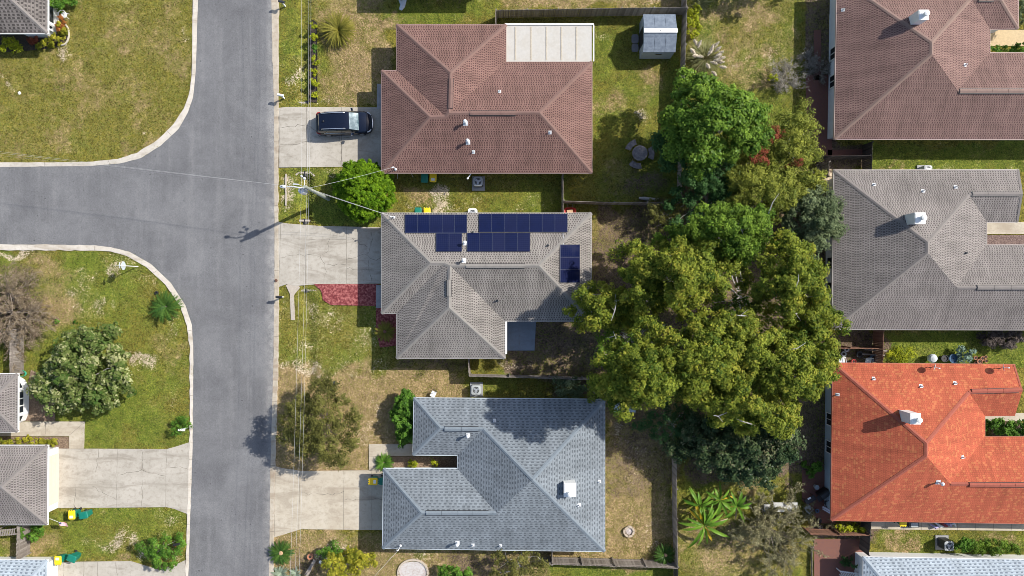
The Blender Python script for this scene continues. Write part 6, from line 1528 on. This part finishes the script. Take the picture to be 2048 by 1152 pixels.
def mailbox(label, px, py, rz, box_m, h=1.1, lean=0, post_m=None):
    p = P(px, py, h); p.z = 0; t = thing('mailbox', label, 'mailbox', p, rz, 'kerbside mailboxes')
    b = MB(); b.box((0, .0, .5), (.1, .1, 1.0)); b.build('post', post_m or M_WHITE, t)
    b = MB(); rows = []
    for x in (-.26, .26): rows.append([(x, -.1, 1.0), (x, -.1, 1.12)] + [(x, -.1 * math.cos(a), 1.12 + .1 * math.sin(a)) for a in np.linspace(.3, math.pi - .3, 6)] + [(x, .1, 1.12), (x, .1, 1.0)])
    b.grid(rows, closed=True); b.add(rows[0], [tuple(range(9, -1, -1))]); b.add(rows[1], [tuple(range(10))]); b.build('box', box_m, t)
    b = MB(); b.box((-.268, 0, 1.1), (.014, .17, .17)); b.build('door', box_m, t)
    b = MB(); b.box((.05, .11, 1.2), (.03, .015, .16)); b.build('flag', M_SIGNR, t)
mailbox('white mailbox leaning at the kerb beside the black car driveway', 561, 190, R(-12), M_WHITE)
mailbox('black and white mailbox at the kerb near the red mulch bed', 558, 594, 0, M_BLACK)
mailbox('dark mailbox at the top edge of the street', 563, 3, R(-15), M_DARKMETAL)
mailbox('white mailbox standing in a green shrub at the left kerb', 363, 860, R(180), M_WHITE)
mailbox('black mailbox beside the round shrub at the lower left kerb', 353, 1089, R(190), M_BLACK)
fp0 = Vector((P(99, 1037, 1.6).x, P(99, 1037, 1.6).y, 1.6)); f = thing('flag', 'small striped flag on a slanted pole at the garage corner', 'flag', fp0); fe = P(124, 1047, 2.1)
b = MB(); b.tube([fp0, fe], .018, 6); b.build('flagpole', M_WHITE, f, fp0)
M_FR = mat('flag_red', (.5, .03, .04), .8, .05); M_FW = mat('flag_white', (.75, .74, .74), .8, .05); M_FB = mat('flag_blue', (.03, .04, .16), .8, .05)
b = MB(); n = 13; A = P(116, 1043, 2.0); d = (P(134, 1046, 1.75) - A); dn = Vector((.02, -.38, -.16))
for k in range(n):
    for j in range(8):
        u0, u1, v0, v1 = j / 8, (j + 1) / 8, k / n, (k + 1) / n
        wv = lambda u: Vector((0, 0, .05 * math.sin(u * 7)))
        q = [A + d * u0 + dn * v0 + wv(u0), A + d * u1 + dn * v0 + wv(u1), A + d * u1 + dn * v1 + wv(u1), A + d * u0 + dn * v1 + wv(u0)]
        b.add(q, [(0, 1, 2, 3)], 2 if (j < 3 and k < 7) else (k % 2))
b.build('cloth', [M_FR, M_FW, M_FB], f, fp0)
M_CULV = mat('old_concrete', (.4, .35, .29), .95, .2, 6)
def culvert(label, pts, h=.3, hole=None):
    base = P(*pts[0]); t = thing('culvert_headwall', label, 'culvert', base, 0, 'drain culverts under the drives'); b = MB()
    for a, c in zip(pts[:-1], pts[1:]): pa, pc = P(*a), P(*c); b.bar(Vector((pa.x, pa.y, h / 2 - .3)), Vector((pc.x, pc.y, h / 2 - .3)), .16, h + .3)
    b.build('wall', M_CULV, t, base)
    if hole: b = MB(); p = P(*hole); b.tube([Vector((p.x, p.y + .25, -.28)), Vector((p.x, p.y - .25, -.28))], .26, 14); b.build('pipe', M_BLACK, t, base)
culvert('curved concrete culvert mouth below the black car driveway', [(591, 350), (597, 345), (622, 345), (629, 352)], .12, (609, 347))
culvert('short concrete culvert lip above the solar house driveway', [(598, 441), (618, 441)], .12, (609, 443))
culvert('concrete culvert lip below the solar house driveway', [(600, 581), (646, 580)], .1, (612, 579))
culvert('concrete culvert lip at the lower end of the shrub strip', [(594, 205), (630, 205)], .1, (615, 207))
b = MB()
pl = [(572, 571), (580, 565), (590, 565), (600, 575), (592, 585), (588, 590), (590, 640), (582, 640), (580, 588)]
b.prism(pw(pl), -.1, .03); struct(b.build('spillway', M_CULV, None, P(580, 590)))
b = MB(); pts = [P(572, y) for y in (348, 370, 385, 411)]; 
for a, c in zip(pts[:-1], pts[1:]): b.bar(a + Vector((random.gauss(0, .02), 0, .04)), c + Vector((0, 0, .04)), .12, .12)
tag(b.build('concrete_edging', M_CULV, None, pts[0]), 'old concrete edging strip in the grass under the street lamp', 'edging')
b = MB(); p = P(553, 561); b.lathe((p.x, p.y, .1), [(.13, 0), (.13, .02), (.03, .035)], 12); tag(b.build('drain_cover', mat('rusty_iron', (.12, .06, .04), .9, .3, 10), None, p), 'small rusty valve cover on the kerb', 'valve cover')
# edging and hose on the mulch strip
b = MB(); b.tube([P(619, 44, .06), P(626, 40, .07), P(633, 46, .06), P(634, 110, .06), P(634, 200, .06)], .035, 6); tag(b.build('garden_edging', M_BLACK, None, P(625, 45)), 'black plastic edging round the yellow shrub strip', 'edging')
b = MB(); pts = [P(124 + 14 * math.cos(t), 68 + 22 * math.sin(t), .05) for t in np.linspace(-1.3, 1.7, 14)]
for a, c in zip(pts[:-1], pts[1:]): b.bar(a, c, .1, .12)
tag(b.build('stone_edging', mat('pale_edge_stone', (.5, .45, .36), .95, .2, 8), None, pts[0]), 'pale curved stone edging round the bay window bed', 'edging')
b = MB(); 
for k in range(5): b.tube([P(44 + 9 * math.cos(t + k) * (1 - .08 * k), 747 + 6 * math.sin(t + k), .1 + .03 * k) for t in np.linspace(0, 6.3, 20)], .02, 5)
tag(b.build('garden_hose', mat('green_hose', (.03, .3, .17), .5, .1), None, P(44, 747)), 'coiled green garden hose above the left bay window', 'hose')

# ------------------------------------------------------------------ small things in the yards
def chair(label, px, py, rz, m, h=.8, grp='garden chairs'):
    p = P(px, py, .45); p.z = 0; t = thing('garden_chair', label, 'chair', p, rz, grp)
    b = MB(); b.box((0, 0, .42), (.5, .48, .04)); b.build('seat', m, t)
    b = MB(); b.tube([(-.24, .24, .42), (-.24, .32, .8), (-.12, .34, .88), (.12, .34, .88), (.24, .32, .8), (.24, .24, .42)], .025, 6)
    for x in (-.12, 0, .12): b.bar((x, .25, .44), (x, .335, .86), .06, .015)
    b.build('backrest', m, t)
    for x in (-.25, .25): b = MB(); b.tube([(x, -.22, .42), (x * 1.1, -.22, .64), (x * 1.1, .27, .66)], .022, 6); b.build('armrest', m, t)
    for x in (-.22, .22):
        for y in (-.2, .2): b = MB(); b.tube([(x, y, .41), (x * 1.1, y * 1.15, 0)], .02, 6); b.build('leg', m, t)
M_PLW = mat('white_plastic', (.7, .71, .72), .5, .05, 4); M_TUBB = mat('blue_plastic', (.05, .12, .22), .4, .1, 4); M_TERRA = mat('terracotta', (.36, .16, .09), .85, .15, 6); M_SOIL = mat('potting_soil', (.03, .022, .018), .98, .3, 14); M_REDP = mat('red_plastic', (.4, .03, .025), .5, .08, 4)
chair('white plastic chair by the clutter, at its left end', 1684, 722, .2, M_PLW); chair('white rimmed plastic chair at the right end of the clutter', 1737, 723, -.1, M_PLW)
def tub(name, label, cat, px, py, r, h, m, grp=None, fill=None):
    p = P(px, py, h); p.z = 0; t = thing(name, label, cat, p, 0, grp); b = MB(); b.lathe((0, 0, 0), [(r * .7, 0), (r * .95, h * .9), (r * 1.05, h * .92), (r * 1.05, h), (r * .9, h), (r * .85, h * .85)], 18); b.build('pot', m, t)
    b = MB(); b.lathe((0, 0, h * .8), [(r * .86, 0), (r * .5, .02), (.01, .03)], 14); b.build('soil', fill or M_SOIL, t); return t
tub('plastic_tub', 'blue plastic tub in the middle of the clutter by the wood fence', 'tub', 1748, 716, .3, .4, M_TUBB); tub('plastic_tub', 'white bucket at the left of the clutter', 'bucket', 1694, 699, .2, .35, M_PLW); tub('plastic_tub', 'dark crate-like tub among the clutter', 'tub', 1720, 709, .28, .35, M_BLACK); tub('plastic_tub', 'red bucket between the white chairs', 'bucket', 1708, 723, .2, .35, M_REDP)
tub('plastic_tub', 'grey round tub near the left end of the clutter', 'tub', 1688, 708, .22, .3, M_GREYMETAL)
for k, (px, py, lb) in enumerate([(1757, 701, 'upper long grey board leaning by the brown fence'), (1752, 710, 'lower long grey board leaning by the brown fence')]):
    p = P(px, py, .5); b = MB(); b.bar(p + Vector((-1.2, .08, 0)), p + Vector((.7, -.02, .1)), .12, .04); tag(b.build('timber_board', M_WOODG, None, p), lb, 'board', 'boards by the brown fence')
# kettle grill under white cover, dark box, blue pot, clay pots
p = P(1868, 717, .9); p.z = 0; t = thing('kettle_grill', 'round grill under a pale cover on the bright lawn', 'grill', p); b = MB(); b.lathe((0, 0, 0), [(.26, .25), (.34, .45), (.38, .75), (.3, .92), (.12, 1.0), (.02, 1.02)], 16); b.build('cover', mat('pale_cover', (.5, .54, .55), .8, .1, 5), t)
for k in range(3): b = MB(); a = 2.1 * k; b.tube([(.15 * math.cos(a), .15 * math.sin(a), .5), (.3 * math.cos(a), .3 * math.sin(a), 0)], .02, 6); b.build('leg', M_DARKMETAL, t)
tub('planter', 'black square-looking planter beside the covered grill', 'planter', 1890, 717, .3, .5, M_BLACK, 'planters'); tub('planter', 'large dark blue planter left of the blue-grey plant', 'planter', 1908, 717, .38, .55, M_TUBB, 'planters')
for k, (px, py, r, lb) in enumerate([(1952, 716, .17, 'clay pot leftmost of the terracotta group'), (1960, 723, .22, 'largest clay pot touching the red eave'), (1966, 717, .2, 'clay pot with orange rim at the back of the group'), (1953, 726, .15, 'small clay pot at the front left of the group'), (1973, 722, .14, 'small clay pot at the right of the group'), (1972, 714, .13, 'pale clay pot at the far right back')]):
    tub('clay_pot', lb, 'pot', px, py, r, r * 1.6, M_TERRA, 'terracotta pots by the red roof')
tub('clay_pot', 'red clay pot on the dry grass near the wooden post', 'pot', 620, 1114, .26, .4, M_TERRA)
# wooden post with white globe lamp
p = P(622, 1138); p.z = 0; t = thing('lamp_post', 'leaning weathered lamp post with a white globe', 'lamp post', p); tp = P(635, 1120, 0); b = MB(); b.bar(p, Vector((p.x - .25, p.y - .55, 1.5)), .18, .18); q = P(636, 1120, .0); b.bar(P(630, 1120, .25), P(612, 1150, .45), .26, .2); b.build('post', M_WOODG, t, p)
b = MB(); g = P(641, 1124, .5); b.lathe(g, [(.02, -.15), (.1, -.1), (.15, 0), (.1, .1), (.01, .15)], 14); b.build('globe', M_WHITE, t, p)
# clutter on the red house patio
p = P(1652, 990, 1.0); p.z = 0; t = thing('barbecue_grill', 'dark barbecue cart on the red paver patio', 'grill', p, R(35)); b = MB(); b.box((0, 0, .45), (.9, .55, .8)); b.build('cart', M_BLACK, t)
b = MB(); rows = [[(x, -.27, .86), (x, -.2, 1.05), (x, 0, 1.12), (x, .2, 1.05), (x, .27, .86)] for x in (-.4, .4)]; b.grid(rows); b.add(rows[0], [(0, 1, 2, 3, 4)]); b.add(rows[1], [(4, 3, 2, 1, 0)]); b.build('hood', M_DARKMETAL, t)
for s in (-1, 1): b = MB(); b.box((s * .62, 0, .84), (.32, .5, .04)); b.build('side_shelf', M_BLACK, t)
b = MB(); b.tube([(-.35, -.3, 1.0), (.35, -.3, 1.0)], .02, 6); b.build('handle', M_METAL, t)
p = P(1622, 1000, .8); p.z = 0; t = thing('patio_table', 'low dark patio table left of the barbecue', 'table', p, R(30)); b = MB(); b.box((0, 0, .7), (.95, .45, .05)); b.build('tabletop', M_BLACK, t)
for x in (-.4, .4):
    for y in (-.17, .17): b = MB(); b.box((x, y, .34), (.05, .05, .67)); b.build('leg', M_BLACK, t)
b = MB(); q = P(1619, 997, .8); b.box((q.x, q.y, .755), (.3, .14, .06), .5); tag(b.build('parcel', M_PLW, None, q), 'small white box on the dark patio table', 'box')
chair('grey patio chair left of the dark table', 1617, 1016, 2.4, M_GREYMETAL, grp='patio chairs'); chair('dark patio chair under the red eave', 1655, 1006, .6, M_DARKMETAL, grp='patio chairs')
tub('patio_stool', 'round grey stool above the barbecue', 'stool', 1634, 975, .2, .5, M_GREYMETAL, fill=M_GREYMETAL); tub('patio_stool', 'round blue-grey stool against the red eave', 'stool', 1656, 993, .2, .5, M_TUBB, fill=M_GREYMETAL); tub('plastic_tub', 'blue bucket at the foot of the barbecue', 'bucket', 1635, 1022, .16, .3, M_TUBB)
p = P(1652, 1018, .5); b = MB(); b.bar(p + Vector((-.3, .2, 0)), p + Vector((.6, -.3, .1)), .16, .06); b.bar(p + Vector((-.3, .02, 0)), p + Vector((.6, -.5, .1)), .1, .06); tag(b.build('folded_lounger', M_METAL, None, p), 'folded pale lounger leaning under the red eave', 'lounger')
for k, (px, py, lb, r) in enumerate([(1639, 1042, 'dark round pot at the corner of the red roof', .2), (1660, 1057, 'brown pot among the plants below the red roof', .2), (1641, 1055, 'black pot left of the plants below the red roof', .17)]): tub('clay_pot', lb, 'pot', px, py, r, .35, M_BLACK if k != 1 else M_TERRA, 'pots below the red roof')
# white table under the willowy bush, bench
def table(label, x0, y0, x1, y1, h, m):
    a, c = P(x0, y0, h), P(x1, y1, h); p = (a + c) / 2; p.z = 0; t = thing('garden_table', label, 'table', p); b = MB(); b.box((0, 0, h - .02), (abs(c.x - a.x), abs(c.y - a.y), .04)); b.build('tabletop', m, t)
    for sx in (-.45, .45):
        for sy in (-.42, .42): b = MB(); b.box((sx * abs(c.x - a.x), sy * abs(c.y - a.y), (h - .04) / 2), (.05, .05, h - .04)); b.build('leg', M_GREYMETAL, t)
M_WORN = mat('worn_white', (.5, .5, .48), .8, .25, 5, col2=(.36, .35, .32)); table('white folding table half hidden by the willowy bush', 1547, 1005, 1595, 1024, .74, M_WORN); table('narrow white table end peeking from the willowy bush', 1528, 1009, 1541, 1024, .74, M_WORN)
table('pale blue topped table under the oak edge by the blue-grey house', 1226, 762, 1271, 825, .9, mat('pale_blue_top', (.5, .58, .64), .5, .1, 2))
# red wheelbarrow-like tub by house B, satellite dishes, ladder, downpipes
p = P(1140, 424, .5); p.z = 0; t = thing('wheelbarrow', 'red wheelbarrow tray half under the grey eave', 'wheelbarrow', p); b = MB(); rows = []
for z, s in ((.3, .6), (.58, 1.0), (.6, 1.05), (.58, .95), (.36, .6)): rows.append([(sx * .48 * s, sy * .36 * s, z) for sx, sy in ((-1, -.7), (-.7, -1), (.7, -1), (1, -.7), (1, .7), (.7, 1), (-.7, 1), (-1, .7))])
b.grid(rows, closed=True); b.add(rows[-1], [tuple(range(8))]); b.build('tray', M_REDP, t); b = MB(); b.box((0, 0, .5), (.5, .4, .16), .2); b.build('load', mat('tan_load', (.5, .33, .2), .9, .2, 8), t)
b = MB(); b.tube([(-.05, -.45, .18), (.05, -.45, .18)], .18, 14); b.build('wheel', M_TYRE, t)
for x in (-.22, .22): b = MB(); b.tube([(x, .7, .62), (x, .2, .35), (x * .4, -.45, .2)], .02, 6); b.build('handle', M_WOODG, t)
def dish(h, label, px, py, ang):
    p, n = hit(h, px, py); t = thing('satellite_dish', label, 'dish', p, 0, 'satellite dishes on the red roof'); b = MB(); b.tube([(0, 0, 0), (0, 0, .5), (.1, .1, .75)], .03, 6); b.tube([(0, 0, .4), (.35, -.2, .03)], .018, 5); b.build('mount', M_DARKMETAL, t)
    b = MB(); d = Vector((math.cos(ang), math.sin(ang), .7)).normalized(); q = d.to_track_quat('Z', 'Y').to_matrix(); b.lathe((.12, .1, .8), [(.01, 0), (.15, .02), (.28, .07), (.29, .075)], 18, mtx=q); b.build('reflector', M_GREYMETAL, t)
    e = Vector((.12, .1, .8)) + d * .4; b = MB(); b.tube([Vector((.12, .1, .72)), e], .018, 5); b.box(e, (.09, .09, .12)); b.build('feed_arm', M_ALU, t)
dish(HR3, 'satellite dish near the middle of the red roof top edge', 1854, 734, -.3); dish(HR3, 'second satellite dish near the right end of the red roof top edge', 1990, 736, .1)
p = P(939, 352, 2.2); b = MB(); b.tube([p + Vector((-.15, -.2, 0)), p + Vector((.25, .35, .1))], .04, 6); b.lathe(p + Vector((-.15, -.2, -.04)), [(.08, 0), (.08, .06), (.02, .08)], 10); tag(b.build('eave_pipe', M_PLW, None, p), 'white pipe sticking out from the red-brown eave', 'pipe')
for (px, py, a, lb) in [(795, 348, 1.2, 'short grey pole leaning at the red-brown eave'), (824, 350, -1.0, 'thin white pole leaning at the red-brown eave')]:
    p = P(px, py, .8); b = MB(); b.tube([p + Vector((-.3 * math.cos(a), -.3 * math.sin(a), -.7)), p + Vector((.3 * math.cos(a), .3 * math.sin(a), .6))], .03, 6); tag(b.build('leaning_pole', M_ALU, None, p), lb, 'pole', 'poles leaning at the red-brown eave')
# hand truck on the straw lawn
p = P(866, 789, .6); p.z = 0; t = thing('lawn_chair', 'small folded chair frame at the front eave of the blue-grey house', 'chair', p, R(-25)); b = MB(); b.box((0, 0, .4), (.42, .5, .03)); b.build('seat', M_PLW, t); b = MB(); b.tube([(-.2, .25, 0), (-.2, .4, .9), (0, .5, 1.0), (.2, .4, .9), (.2, .25, 0)], .022, 6); b.build('frame', M_DARKMETAL, t)
# white frame chair by top left bay
p = P(127, 29, .5); p.z = 0; t = thing('garden_chair', 'white round-backed chair beside the top left bay window', 'chair', p, R(90), 'garden chairs'); b = MB(); b.lathe((0, 0, .4), [(.26, 0), (.27, .03), (.16, .035)], 14); b.build('seat', M_PLW, t); b = MB(); b.tube([(.3 * math.cos(a), .3 * math.sin(a), .72) for a in np.linspace(-2.6, 2.6, 14)], .03, 6); b.build('backrest', M_PLW, t)
for k in range(4): b = MB(); a = .78 + 1.57 * k; b.tube([(.22 * math.cos(a), .22 * math.sin(a), .41), (.3 * math.cos(a), .3 * math.sin(a), 0)], .02, 6); b.build('leg', M_PLW, t)
# laundry and crates under the red eave on the walk
p = P(1828, 1049, .5); p.z = .05; t = thing('storage_crate', 'dark crate on the concrete walk under the red eave', 'crate', p); b = MB(); b.box((0, 0, .25), (.85, .5, .5)); b.build('box', M_DARKMETAL, t); b = MB(); b.box((.02, -.02, .515), (.6, .36, .03)); b.build('lid', M_GREYMETAL, t)
p = P(1882, 1049, .3); b = MB(); 
for k in range(5): b.tube([p + Vector((-.9 + .4 * k, .2 * math.sin(k), -.1)), p + Vector((-.5 + .4 * k, -.25 + .1 * k, .05)), p + Vector((-.1 + .35 * k, -.2, -.05))], [.05, .13, .06], 7, k % 3)
tag(b.build('laundry_heap', [mat('lilac_cloth', (.36, .32, .5), .9, .1), M_PLW, mat('red_cloth', (.3, .06, .07), .9, .1)], None, p), 'heap of lilac and red cloth on the concrete walk', 'cloth')
# torn white plastic sheet, log, litter
p = P(806, 8, .1); b = MB(); pts = [(-.35, .35), (-.1, .3), (.1, .55), (.3, .5), (.2, .1), (.12, -.2), (-.1, -.45), (-.3, -.35), (-.22, 0)]; rows = [[(p.x + x * s, p.y + y * s, .03 + .12 * s * (1 - s) * 2 + random.uniform(0, .05)) for x, y in pts] for s in (1.2, .8, .4, .05)]; b.grid(rows, closed=True); tag(b.build('plastic_sheet', mat('pale_plastic', (.5, .56, .62), .5, .2, 6), None, p), 'crumpled pale plastic sheet in the shade at the top edge', 'sheet')
p = P(1298, 398); b = MB(); b.tube([P(1278, 396, .15), P(1290, 397, .2), P(1305, 399, .2), P(1317, 398, .15)], [.1, .16, .15, .09], 10); tag(b.build('fallen_log', M_BARKG, None, p), 'pale fallen log lying along the wood fence', 'log')
for (px, py, s, lb) in [(190, 930, .0, ''), ]: pass
for (px, py, lb) in [(39, 186, 'small white litter scrap on the top left lawn'), (1878, 1093, None)]:
    if lb: p = P(px, py); b = MB(); b.box((p.x, p.y, .03), (.22, .26, .05), .5, taper=.7); tag(b.build('litter', M_PLW, None, p), lb, 'litter')
p = P(313, 586, .05); b = MB(); b.lathe((p.x, p.y, 0), [(.16, 0), (.16, .1), (.1, .11), (.1, .02)], 12); tag(b.build('water_meter', M_BLACK, None, p), 'black water meter cover on the left lawn', 'meter cover')
p = P(669, 766, .05); b = MB(); b.lathe((p.x, p.y, 0), [(.2, 0), (.19, .03), (.03, .04)], 12); tag(b.build('drain_cover', M_DARKMETAL, None, p), 'dark meter lid on the straw lawn above the sparse tree', 'meter cover')

grass()
